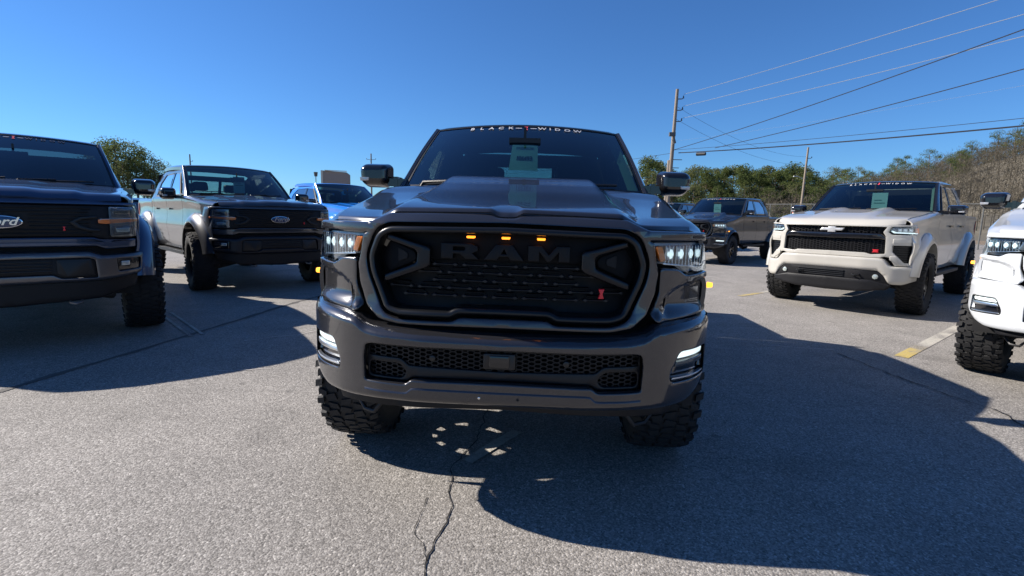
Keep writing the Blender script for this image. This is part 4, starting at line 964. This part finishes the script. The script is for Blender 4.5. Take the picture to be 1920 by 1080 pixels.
# ------------------------------------------------------------------ the trucks
GRAPH = paint('paint_graphite', (.044, .043, .047), .6, .24)
CARB = paint('paint_carbon_blue', (.038, .062, .115), .65, .32)
SILG = paint('paint_mid_grey', (.055, .060, .070), .6, .30)
BEIGE = paint('paint_sand_white', (.455, .435, .39), 0., .32)
WHITEP = paint('paint_white', (.50, .52, .54), 0., .35)
BLKP = paint('paint_black', (.004, .005, .008), .0, .45)
BLUEP = paint('paint_bright_blue', (.0, .19, .72), .1, .3)
DGREEN = paint('paint_dark_teal', (.008, .016, .024), .1, .4)
def ram_bulge(ax, y):
    h = cr([(.1, .05), (.9, .055), (1.5, .064)], y); w_ = cr([(.1, .575), (.9, .555), (1.5, .49)], y)
    return h * (1 - sst(w_ - .085 + .03 * sst(.9, 1.5, y), w_ + .065 - .03 * sst(.9, 1.5, y), ax))
RAM = dict(style='ram', hood_base=[(.1, 1.272), (.2, 1.293), (.4, 1.320), (.9, 1.385), (1.2, 1.44), (1.5, 1.505), (1.8, 1.51)], hood_plan=[(0, .138), (.5, .180), (.6, .225), (.7, .28), (.87, .43)], front_edge=[(0, 1.304), (.038, 1.305), (.070, 1.323), (.505, 1.314), (.600, 1.271), (.9, 1.267)],
           bulge=ram_bulge, lead=.014, notch=lambda x, d: .017 * (1 - sst(.04, .075, x)) * (1 - sst(0, .3, d)), flare=(.035, .06))
def ford_bulge(ax, y): return .028 * (1 - sst(.48, .60, ax)) - .012 * sst(.15, .30, ax) * (1 - sst(.48, .55, ax))
FORD = dict(style='ford', hood_base=[(.05, 1.405), (.25, 1.445), (.9, 1.50), (1.5, 1.55), (1.8, 1.56)], hood_plan=[(0, .06), (.4, .075), (.65, .11), (.8, .165), (.87, .20)], bulge=ford_bulge, lead=.05, hood_half=.875,
            sh=[(.20, .90), (.36, .93), (.6, .95), (.95, .965), (1.6, .965), (4., .955), (5.6, .93)], mx=[(.2, .95), (.40, .975), (.6, .99), (.95, .995), (1.6, .985), (2.2, .975), (3.8, .975), (4.55, .99), (5.6, .95)],
            belt=1.54, wsz=1.52, head=(2.25, 2.115), rail=1.50, flare=(.12, .15), AR=.565, AZ=.54, fla=8, fend0=.26, tx=.985, R=.47, wx=1.12, hood_back=[(0, 1.47), (.6, 1.49), (.87, 1.62)], mirror=(1.15, 1.80, 1.56, .25, .20))
def chev_bulge(ax, y):
    h = cr([(.1, .0), (.5, .02), (.9, .045), (1.5, .05)], y); return h * (1 - sst(.34, .46, ax)) - .03 * (1 - sst(.16, .28, ax)) * sst(.6, .9, y)
CHEV = dict(style='chev', hood_base=[(.05, 1.335), (.2, 1.385), (.45, 1.43), (.9, 1.475), (1.5, 1.53), (1.8, 1.535)], hood_plan=[(0, .05), (.4, .065), (.62, .105), (.8, .18), (.87, .25)], bulge=chev_bulge, lead=.055,
            sh=[(.25, .90), (.36, .92), (.6, .94), (.95, .96), (1.6, .96), (4., .95), (5.6, .93)], mx=[(.25, .955), (.40, .975), (.6, .985), (.95, .99), (1.6, .982), (2.2, .972), (3.8, .972), (4.55, .99), (5.6, .95)],
            belt=1.52, wsz=1.50, head=(2.25, 2.045), rail=1.50, flare=(.075, .14), AR=.535, AZ=.53, fla=6, fend0=.27, fz=.735, tx=.90, R=.455, wx=1.05, hood_back=[(0, 1.45), (.6, 1.47), (.87, 1.60)], mirror=(1.13, 1.82, 1.55, .25, .15))
main = truck(dict(RAM, paint=GRAPH, pos=(-.047, 2.007), yaw=-.052, lean=.0094, label='dark graphite pickup truck facing the camera with amber lamps in its black grille', sheet=(-.115, .125, .27, .75), sheet_text=True, mirror=(1.10, 1.80, 1.578, .24, .175), mirror_mat=paint('paint_mirror', (.016, .015, .016), .5, .2), ring=mat('ring_graphite', (.010, .011, .013), .30, .3), bracket=mat('bracket_metal', (.022, .022, .025), .25, .7)))
truck(dict(FORD, paint=CARB, pos=(-4.29, 4.25), yaw=.70, label='dark blue-grey pickup truck cut off by the left edge of the photo', sheet=None, banner='red', wind=WIND3, rearglass=TINT, bump_mat=mat('bumper_grey', (.14, .135, .14), .28, .8), bs=1.))
truck(dict(FORD, paint=SILG, pos=(-3.76, 8.27), yaw=.80, tx=.945, flare=(.10, .15), steer=-.10, label='mid grey pickup truck seen between the left-edge truck and the big graphite truck', banner=False, sheet=(-.08, .16, .16, .66), paper=PAPER, wind=WIND2, flare_mat=paint('paint_flare_grey', (.026, .028, .034), .4, .4), bump_mat=mat('bumper_dark', (.018, .018, .022), .35, .4)))
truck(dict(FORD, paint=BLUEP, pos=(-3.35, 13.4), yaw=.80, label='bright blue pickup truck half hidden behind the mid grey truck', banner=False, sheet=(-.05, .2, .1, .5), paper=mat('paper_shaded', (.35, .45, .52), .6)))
truck(dict(CHEV, paint=BEIGE, pos=(4.67, 7.52), yaw=-.85, label='sand coloured pickup truck with black grille and silver emblem', sheet=(-.02, .25, .02, .60), wind=WIND2, rearglass=TINT, steer=.02, roof_mat=GLOSSB, pillar=GLOSSB, handle=GLOSSB))
truck(dict(RAM, paint=WHITEP, amber_side=False, tx=.88, pos=(4.19, 3.28), yaw=-.89, label='white pickup truck cut off by the right edge of the photo', amber=False, mirror_mat=GLOSSB, ring=GLOSSB, banner='w'))
truck(dict(RAM, paint=BLKP, pos=(5.25, 15.33), yaw=-.77, label='black pickup truck parked left of the sand coloured one', sheet=(-.12, .16, .06, .62), wind=WIND2, rearglass=TINT, amber=False, flare=(.055, .07), flare_mat=paint('paint_flare_dark', (.022, .022, .025), .2, .4)))
truck(dict(RAM, paint=DGREEN, pos=(5.2, 21.6), yaw=-.78, label='dark pickup truck mostly hidden behind the black one', sheet=(-.12, .16, .06, .62), amber=False))

# ------------------------------------------------------------------ trees
def leaf_mat(name, c1, c2):
    def f(n, L, b):
        o = N(n, 'ShaderNodeNewGeometry'); t = N(n, 'ShaderNodeTexNoise', i_Scale=.55, i_Detail=3.); L.new(o.outputs['Position'], t.inputs['Vector'])
        r = N(n, 'ShaderNodeMapRange'); r.inputs[1].default_value = .35; r.inputs[2].default_value = .65; L.new(t.outputs[0], r.inputs[0])
        ad = N(n, 'ShaderNodeMath', operation='MULTIPLY_ADD'); ad.inputs[1].default_value = .5; L.new(o.outputs['Random Per Island'], ad.inputs[0]); 
        h = N(n, 'ShaderNodeMath', operation='MULTIPLY'); h.inputs[1].default_value = .5; L.new(r.outputs[0], h.inputs[0]); L.new(h.outputs[0], ad.inputs[2])
        m = N(n, 'ShaderNodeMix', data_type='RGBA'); L.new(ad.outputs[0], m.inputs[0]); m.inputs[6].default_value = (*c1, 1); m.inputs[7].default_value = (*c2, 1)
        df = N(n, 'ShaderNodeBsdfDiffuse'); tr = N(n, 'ShaderNodeBsdfTranslucent'); mx = N(n, 'ShaderNodeMixShader'); mx.inputs[0].default_value = .42
        L.new(m.outputs[2], df.inputs[0]); L.new(m.outputs[2], tr.inputs[0]); L.new(df.outputs[0], mx.inputs[1]); L.new(tr.outputs[0], mx.inputs[2])
        L.new(mx.outputs[0], [q for q in n if q.type == 'OUTPUT_MATERIAL'][0].inputs[0]); n.remove(b)
    return node_mat(name, f)
PINE = leaf_mat('pine_needles', (.055, .085, .030), (.16, .185, .065))
PINE2 = leaf_mat('pine_needles_pale', (.075, .095, .040), (.20, .205, .085))
BARKM = mat('pine_bark', (.13, .095, .07), .9, bump=(8, .5))
TWIG = leaf_mat('bare_twigs', (.085, .075, .052), (.175, .15, .118))
def pine_mesh(H, seed, spread=.24, low=.38, n_cl=32, cards=230):
    rr = random.Random(seed); g = G(); pts = []
    for k in range(n_cl):
        t = low + (1 - low) * (k + rr.random()) / n_cl; rad = H * spread * (sin(pi * min(1, (t - low) / (1 - low) * .8 + .2)) ** .7) * rr.uniform(.3, 1.); a = rr.uniform(0, 2 * pi)
        c = Vector((rad * cos(a), rad * sin(a), t * H * .97)); R_ = H * rr.uniform(.065, .11)
        pts.append(c)
        for _ in range(cards):
            d = Vector((rr.gauss(0, 1), rr.gauss(0, 1), rr.gauss(0, .75))); d = d.normalized() * (rr.random() ** .45)
            p = c + Vector((d.x * R_ * 1.25, d.y * R_ * 1.25, d.z * R_ * .8)); s_ = rr.uniform(.08, .17) * H / 12
            u = Vector((rr.gauss(0, 1), rr.gauss(0, 1), rr.gauss(0, 1))).normalized(); v = u.cross(Vector((rr.gauss(0, 1), rr.gauss(0, 1), rr.gauss(0, 1)))).normalized()
            g.add([p - u * s_, p + v * s_ * .6, p + u * s_, p - v * s_ * .6], [(0, 1, 2, 3)])
    t = G().tube([(0, 0, -.5), (.05, 0, H * .4), (rr.uniform(-.2, .2), rr.uniform(-.2, .2), H * .96)], [H * .017, H * .012, H * .003], 7)
    for c in pts[::2]:
        t.tube([(0.03, 0, c.z - .06 * H), (c.x * .6, c.y * .6, c.z - .02 * H), tuple(c)], [H * .0045, H * .003, H * .001], 5, False)
    cm = bpy.data.meshes.new('crown'); cm.from_pydata(g.v, [], g.f); cm.materials.append(PINE)
    tm = bpy.data.meshes.new('trunk'); tm.from_pydata(t.v, [], t.f); tm.materials.append(BARKM)
    return cm, tm
PM = [pine_mesh(12, 10 + k, spread=(.28, .34, .27, .36, .3, .34)[k], low=(.3, .35, .42, .28, .2, .45)[k]) for k in range(6)]
PS = [pine_mesh(12, 40 + k, spread=.4, low=.12, n_cl=26, cards=130) for k in range(3)]
PL = [pine_mesh(12, 60 + k, spread=.24, low=(.3, .4, .35)[k], n_cl=26, cards=110) for k in range(3)]
def tree(x, y, h, k, label, group, base=0., lib=PM, pale=False):
    t = empty('pine_tree', (x, y, base), random.uniform(0, 6.28)); t.scale = (h / 12 * random.uniform(.9, 1.15),) * 2 + (h / 12,)
    tag(t, label, 'tree', group); c = bpy.data.objects.new('crown', lib[k % len(lib)][0]); COL.objects.link(c); c.parent = t
    if pale: c.material_slots[0].link = 'OBJECT'; c.material_slots[0].material = PINE2
    b = bpy.data.objects.new('trunk', lib[k % len(lib)][1]); COL.objects.link(b); b.parent = t
    return t
def pxw(px, D): return (px - 960) / FPX * D
def hz_y(px): return 540 - FPX * math.tan(PIT) + (px - 960) * ROLL
def top_h(px, py, D): return (hz_y(px) - py) / FPX * D + CAM_H
random.seed(21)
# row of pines beyond the lot on the right: (photo x of the crown, its top, distance)
ORD = 'first second third fourth fifth sixth seventh eighth ninth tenth eleventh twelfth thirteenth fourteenth fifteenth sixteenth seventeenth eighteenth nineteenth twentieth twenty-first twenty-second twenty-third twenty-fourth twenty-fifth twenty-sixth twenty-seventh twenty-eighth twenty-ninth thirtieth'.split()
CNT = {}
def nth(k):
    CNT[k] = CNT.get(k, -1) + 1; return ORD[CNT[k]]
for i, (px, py, D) in enumerate([(1204, 298, 95), (1222, 306, 100), (1240, 318, 108), (1262, 326, 100), (1278, 322, 112), (1296, 315, 104), (1312, 318, 100), (1330, 319, 112), (1346, 316, 102), (1362, 313, 108), (1378, 314, 100), (1394, 322, 110),
                             (1410, 320, 102), (1424, 315, 106), (1440, 324, 100), (1456, 318, 112), (1470, 311, 103), (1486, 316, 108), (1500, 326, 100), (1514, 334, 106), (1530, 345, 112), (1215, 325, 92), (1252, 335, 92), (1290, 345, 88), (1335, 350, 90), (1385, 348, 86), (1430, 352, 90), (1478, 345, 88), (1510, 352, 86)]):
    kk = 2 if D < 93 else i % 2; lab = nth('r%d' % kk) + (' from the left of the dark green pines in the right tree row', ' from the left of the pale olive pines in the right tree row', ' from the left of the low bushy pines before the right tree row')[kk]
    tree(pxw(px, D), D, top_h(px, py, D), i, lab, 'pines beyond the right side of the lot', pale=i % 2 == 1, lib=PM if D > 93 else PS)
for i, (px, py, D) in enumerate([(176, 280, 88), (196, 272, 84), (214, 267, 88), (230, 264, 82), (248, 268, 86), (264, 274, 84), (282, 285, 88), (298, 296, 84), (316, 309, 90), (205, 300, 80), (240, 302, 80), (275, 306, 82), (290, 310, 90), (330, 322, 96)]):
    tree(pxw(px, D), D, top_h(px, py, D), i + 2, nth('l%d' % (i < 9)) + (' from the left of the tall pines in the clump on the left' if i < 9 else ' of the lower pines at the foot of the left clump'), 'pines in the clump on the left', lib=PL, pale=i % 3 == 1)
# wooded hill on the right
def ridge(x, y):
    a = math.degrees(math.atan2(x, y)); d = sqrt(x * x + y * y)
    h = cr([(10, 0), (24, 3), (31, 9), (34, 12), (37, 15), (39.5, 18), (43, 21.5), (46, 25), (52, 30), (62, 34), (80, 34), (100, 25)], a)
    up = sst(75, 235, d) * (1 - .25 * sst(260, 420, d)); return h * up + 1.0 * sst(75, 130, d) * noise.noise(Vector((x * .02, y * .02, 3.3))) * 2
g = G(); rows = []
for i in range(91):
    a = radians(14 + 96 * i / 90); rows.append([(d * sin(a), d * cos(a), ridge(d * sin(a), d * cos(a)) - (.06 if d < 62 else 0)) for d in [58 + 380 * (j / 46) ** 1.2 for j in range(47)]])
g.grid(rows); o = g.make('hill', mat('hill_leaf_litter', (.115, .10, .072), .95, var=(.06, .35)), None, 60); o['kind'] = 'structure'
random.seed(5)
g = G(); rr = random.Random(12)
def bare(g, x, y, z, h, n_=64):
    g.add([(x - .08, y, z - .3), (x + .08, y, z - .3), (x, y, z + h * .7)], [(0, 1, 2)])
    R_ = h * rr.uniform(.24, .36)
    for k in range(n_):
        d = Vector((rr.gauss(0, 1), rr.gauss(0, 1), rr.gauss(0, 1))).normalized() * rr.random() ** .5; p = Vector((x + d.x * R_, y + d.y * R_, z + h * (.62 + .36 * d.z)))
        o_ = (Vector((d.x, d.y, .55 + .5 * d.z)) + Vector((rr.gauss(0, .45), rr.gauss(0, .45), rr.gauss(0, .3)))).normalized() * rr.uniform(.4, 1.1); w_ = o_.cross(Vector((rr.gauss(0, 1), rr.gauss(0, 1), rr.gauss(0, 1)))).normalized() * rr.uniform(.02, .055)
        g.add([p - w_, p + w_, p + o_], [(0, 1, 2)])
cnt = 0
while cnt < 3600:
    a = radians(rr.uniform(24, 60)); d = sqrt(rr.uniform(80**2, 300**2)); x, y = d * sin(a), d * cos(a)
    if ridge(x, y) < .4 and rr.random() < .3: continue
    bare(g, x, y, ridge(x, y), rr.uniform(4, 7.5)); cnt += 1
o = g.make('bare_woodland', TWIG, None, 0, fix=False); tag(o, 'leafless grey-brown wood covering the hill on the right', 'woodland', kind='stuff')
# evergreens that stand out of the bare wood
HX = [(random.uniform(1540, 1915), 0, random.uniform(125, 225), random.uniform(6, 9.5)) for _ in range(26)]
for i, (px, py, D, h) in enumerate(sorted([(1560, 345, 170, 9), (1590, 340, 190, 9), (1628, 315, 232, 9), (1650, 338, 190, 8), (1685, 308, 235, 8), (1720, 300, 238, 8), (1752, 296, 240, 9), (1768, 330, 190, 8), (1790, 325, 180, 9), (1795, 290, 238, 9), (1818, 300, 225, 10),
                                 (1835, 312, 200, 11), (1846, 305, 200, 9), (1832, 284, 236, 9), (1860, 300, 215, 8), (1893, 268, 236, 10), (1905, 300, 190, 11), (1918, 306, 180, 10), (1740, 320, 210, 8), (1700, 328, 205, 7), (1610, 335, 205, 8), (1545, 352, 150, 9), (1570, 360, 130, 8),
                                 (1600, 356, 140, 7), (1660, 325, 225, 8), (1870, 330, 160, 7), (1780, 350, 140, 6), (1930, 290, 200, 12), (1960, 270, 220, 12)] + HX)):
    x = pxw(px, D); y = D; h *= 1.2; tree(x, y, h, i, nth('h%d' % (i % 2)) + (' from the left of the dark evergreens on the bare hillside' if i % 2 else ' from the left of the olive evergreens on the grey-brown hillside'), 'evergreens scattered over the hill', ridge(x, y), PS, i % 2 == 0)
# ------------------------------------------------------------------ poles and wires
WOOD = mat('pole_wood', (.23, .19, .15), .85, bump=(20, .4)); WIREB = mat('cable_black', (.012, .014, .02), .6); WIREA = mat('bare_aluminium_wire', (.20, .23, .27), .6, 0.)
def pole(name, x, y, H, lean, label, arms=(), n_tr=True):
    b = Vector((x, y, 0)); t = Vector((x + lean, y, H)); P_ = tag(empty(name, (x, y, 0)), label, 'utility pole')
    q = lambda z: (lean * z / H, 0, z)
    G().tube([q(-.5), q(H * .5), q(H)], [.17, .145, .11], 12).make('pole_shaft', WOOD, P_, 60)
    for z, l, up in arms:
        G().tube([q(z), (q(z)[0] + l * .8, .0, z + .02)], .035, 6).tube([(q(z)[0] + l, 0, z + .06), (q(z)[0] + l, 0, z + .25)], [.06, .035], 8).tube([(q(z)[0] + l * .75, 0, z + .0), (q(z)[0] + l, 0, z + .08)], .03, 6).make('pole_bracket', mat('galvanised', (.12, .12, .12), .6, .5), P_)
    return P_, q
D1 = 39.; x1 = pxw(1243, D1); P1, q1 = pole('utility_pole', x1, D1, 10.8, .22, 'tall wooden utility pole with side brackets behind the graphite truck', [(10.1, .5, 1), (9.3, .5, 1), (8.5, .5, 1)])
G().tube([(.17 * .66 + .1, -.2, 6.9), (.1, -.25, 7.2)], [.12, .12], 10).box((.0, -.18, 7.55), (.45, .2, .28)).make('pole_box', mat('galvanised', (.12, .12, .12), .6, .5), P1)
G().tube([(-.15, .1, -.5), (-.02, .1, 5.7)], [.16, .13], 10).make('pole_stub', WOOD, P1)
G().box((.45, 0, 5.75), (.9, .05, .05)).box((.45, 0, 5.15), (.5, .05, .05)).make('pole_bracket', mat('galvanised', (.12, .12, .12), .6, .5), P1)
D2 = 68.; x2 = pxw(1490, D2); P2, q2 = pole('utility_pole', x2, D2, 11.0, .22, 'slim pale utility pole standing between the black and the sand truck', [(9.6, .6, 1), (8.6, .5, 1)])
G().tube([(-.1, -.1, 7.), (-1.1, -.2, 7.3)], .04, 6).box((-1.2, -.25, 7.25), (.5, .25, .12)).make('street_lamp_head', mat('lamp_grey', (.4, .4, .4), .5), P2)
D3 = 92.; P3, _ = pole('utility_pole', pxw(697, D3), D3, top_h(697, 292, D3), .0, 'small distant pole with crossarms right of the beige building', [(10.6, -.8, 1), (10.6, .8, 1), (9.2, -.7, 1)])
D4 = 100.; P4, _ = pole('utility_pole', pxw(365, D4), D4, top_h(365, 293, D4), .0, 'distant pole whose top shows over the mid grey truck', [(10.3, .5, 1)])
P5, _ = pole('utility_pole', 26, 7.5, 10.8, .0, 'wooden utility pole at the right end of the wires', [(10.1, .5, 1), (9.3, .5, 1)])
def wire(a, b, sag, r, m, label, n_=40):
    a, b = Vector(a), Vector(b); pts = [a.lerp(b, k / n_) - Vector((0, 0, sag * 4 * (k / n_) * (1 - k / n_))) for k in range(n_ + 1)]
    o = G().tube(pts, r, 5).make('power_line', m, None, 60); tag(o, label, 'power line', 'overhead wires running from the tall pole')
E_ = lambda x, y, z: (x, y, z)
xt = x1 + .22
wire((xt + .5, D1, 10.45), (26, 7.5, 11.0), .25, .015, WIREA, 'uppermost pale wire from the tall pole to the top right')
wire((xt + .5, D1, 9.60), (26, 7.5, 10.2), .3, .015, WIREA, 'second pale wire from the top of the tall pole')
wire((xt + .5, D1, 8.75), (26, 7.5, 9.35), .3, .015, WIREA, 'third pale wire, lowest of the pale ones')
wire((xt, D1, 7.1), (27, 7.5, 7.7), .5, .004, WIREA, 'faint thin pale wire between the dark cables')
wire((xt, D1, 6.45), (20, 6, 9.25), .35, .020, WIREB, 'upper dark cable rising to the right edge')
wire((xt + 2.2, D1 - 2.3, 6.35), (23, 7, 8.4), .3, .020, WIREB, 'lower of the two slanting dark cables')
wire((xt + .4, D1, 6.25), (26, 7.5, 5.1), .3, .034, WIREB, 'thick dark communication cable running nearly level to the right')
wire((xt, D1, 6.45), (26, 7.5, 5.35), .25, .012, WIREB, 'thin cable just above the thick communication cable')
wire((xt, D1, 9.6), (x2, D2, 9.8), .9, .010, WIREB, 'thin dark wire sloping down to the second pole, upper one')
wire((xt, D1, 8.7), (x2, D2, 8.8), .9, .010, WIREB, 'thin dark wire sloping down to the second pole, lower one')
wire((x1, D1, 6.2), (x1 - 22, D1 + 38, 7.), .5, .014, WIREB, 'thin dark cable leaving the tall pole to the left')
G().tube([(xt + 1.3, D1 - 1.3, 6.02), (xt + 1.75, D1 - 1.8, 6.0)], .12, 10).make('cable_closure', WIREB, None, 40)
tag(bpy.data.objects['cable_closure'], 'small black splice box hanging on the thick cable near the tall pole', 'cable box')
# ------------------------------------------------------------------ building, fence, far things
BD = 75.; bx0, bx1 = pxw(606, BD), pxw(657, BD); bh = top_h(630, 323, BD)
B = tag(empty('storage_building', ((bx0 + bx1) / 2, BD, 0), .36), 'plain beige block of a building above the bright blue truck', 'building')
w2 = (bx1 - bx0) / 2
pl('wall', [(-w2, -.1), (-w2, bh), (w2 - .5, bh - .12), (w2, bh - .5), (w2, -.1)], mat('tan_stucco', (.36, .29, .24), .9, bump=(6, .3)), B, y=0, th=9, bev=.01, dx=None)
G().box((-w2 + .12, -.04, bh / 2), (.28, .1, bh)).make('corner_post', mat('pale_trim', (.65, .62, .52), .8), B)
G().box((0, -.06, bh + .02), (2 * w2 - 1, .3, .10)).make('roof_edge', mat('pale_trim', (.65, .62, .52), .8), B)
Lp = tag(empty('street_lamp', (bx0 - .5, BD - 1, 0)), 'small dark lamp at the left corner of the beige building', 'street lamp')
G().tube([(0, 0, 0), (0, 0, bh - .5)], .06, 6).make('lamp_post', mat('galvanised', (.12, .12, .12), .6, .5), Lp); G().tube([(0, 0, bh - .9), (0, 0, bh - .3)], [.22, .3], 8).make('lamp_head', mat('galvanised', (.12, .12, .12), .6, .5), Lp)
GALV = mat('fence_galvanised', (.15, .15, .14), .6, .4)
def chain_fence(a, b, H, label, posts=14, rail_r=.03, name='chain_link_fence'):
    a, b = Vector(a), Vector(b); F_ = tag(empty(name, (a.x, a.y, 0), math.atan2(b.y - a.y, b.x - a.x)), label, 'fence'); L_ = (b - a).length
    G().tube([(0, 0, H), (L_, 0, H)], rail_r, 6).make('top_rail', GALV, F_); 
    for k in range(posts + 1): G().tube([(L_ * k / posts, .0, 0), (L_ * k / posts, .0, H + .03)], .035, 6).make('fence_post', GALV, F_)
    g = G(); st = .16
    for k in range(int((L_ + H) / st)):
        for sgn in (1, -1):
            x0 = k * st - (H if sgn == 1 else 0); p = Vector((x0, 0, 0)); q = Vector((x0 + sgn * H, 0, H)) if sgn == 1 else Vector((x0 - H, 0, H))
            if min(p.x, q.x) < 0 or max(p.x, q.x) > L_: continue
            w_ = .004; g.add([(p.x - w_, 0, p.z), (p.x + w_, 0, p.z), (q.x + w_, 0, q.z), (q.x - w_, 0, q.z)], [(0, 1, 2, 3)])
    o = g.make('wire_mesh', GALV, F_, 0, fix=False); o['kind'] = 'stuff'
chain_fence((15.5, 40), (29, 25.5), 2.55, 'grey chain-link fence with a pale top rail behind the sand truck')
chain_fence((-60, 58), (-30, 62), 3.4, 'pale metal fence below the pines on the left', 10, .05)
S_ = tag(empty('warning_sign', (pxw(1480, 44), 44, 0)), 'small red and white striped post sign left of the slim pole', 'sign')
G().tube([(0, 0, 0), (0, 0, 2.1)], .05, 8).make('sign_post', GALV, S_)
for k in range(4): G().tube([(0, -.02, 1.55 + k * .28), (0, -.02, 1.82 + k * .28)], .20, 12).make('sign_band', mat('sign_red', (.7, .10, .05), .5) if k % 2 == 0 else mat('sign_white', (.75, .75, .72), .5), S_, 40)
# dark car behind the sand truck
def small_car(x, y, rz, m, label):
    c = tag(empty('parked_car', (x, y, 0), rz), label, 'car')
    def body(prof, hw, name, mm, inset_=.0):
        g = G().grid([[(sx * (hw - ins), yy, zz) for yy, zz in prof] for sx, ins in ((-1, .1), (-1, .0), (1, .0), (1, .1))]); n_ = len(prof); g.f += [tuple(range(n_)), tuple(3 * n_ + i for i in range(n_))[::-1]]
        return g.make(name, mm, c, 30)
    body([(0, .45), (0, .75), (.15, .95), (1.1, 1.05), (1.2, 1.06), (4.3, 1.08), (4.5, .95), (4.55, .45), (4.0, .35), (.5, .35), (0, .45)][:-1], .92, 'body', m)
    body([(1.15, 1.04), (1.9, 1.62), (2.2, 1.68), (3.9, 1.66), (4.35, 1.07)], .78, 'cabin', mat('car_glass', (.02, .025, .03), .1, 0, .5)); body([(1.85, 1.62), (2.2, 1.70), (3.9, 1.68), (3.95, 1.62)], .74, 'roof', m)
    for sx in (-1, 1):
        for yy in (.85, 3.6): G().latheX([(-.1, .0), (-.1, .30), (-.08, .34), (.08, .34), (.1, .30), (.1, .0)], 20, (sx * .82, yy, .34)).make('wheel', RUBBER, c, 40)
        G().box((sx * .68, -.0, .78), (.38, .06, .13)).make('headlight', REFL, c); G().box((sx * 1.0, 1.5, 1.12), (.2, .12, .14)).make('mirror', m, c)
small_car(pxw(1530, 30), 30, -.9, DGREEN, 'dark car roof just left of the sand truck windscreen')
small_car(pxw(296, 20), 20, .8, CARB, 'dark car glimpsed between the left-edge truck and the mid grey truck')
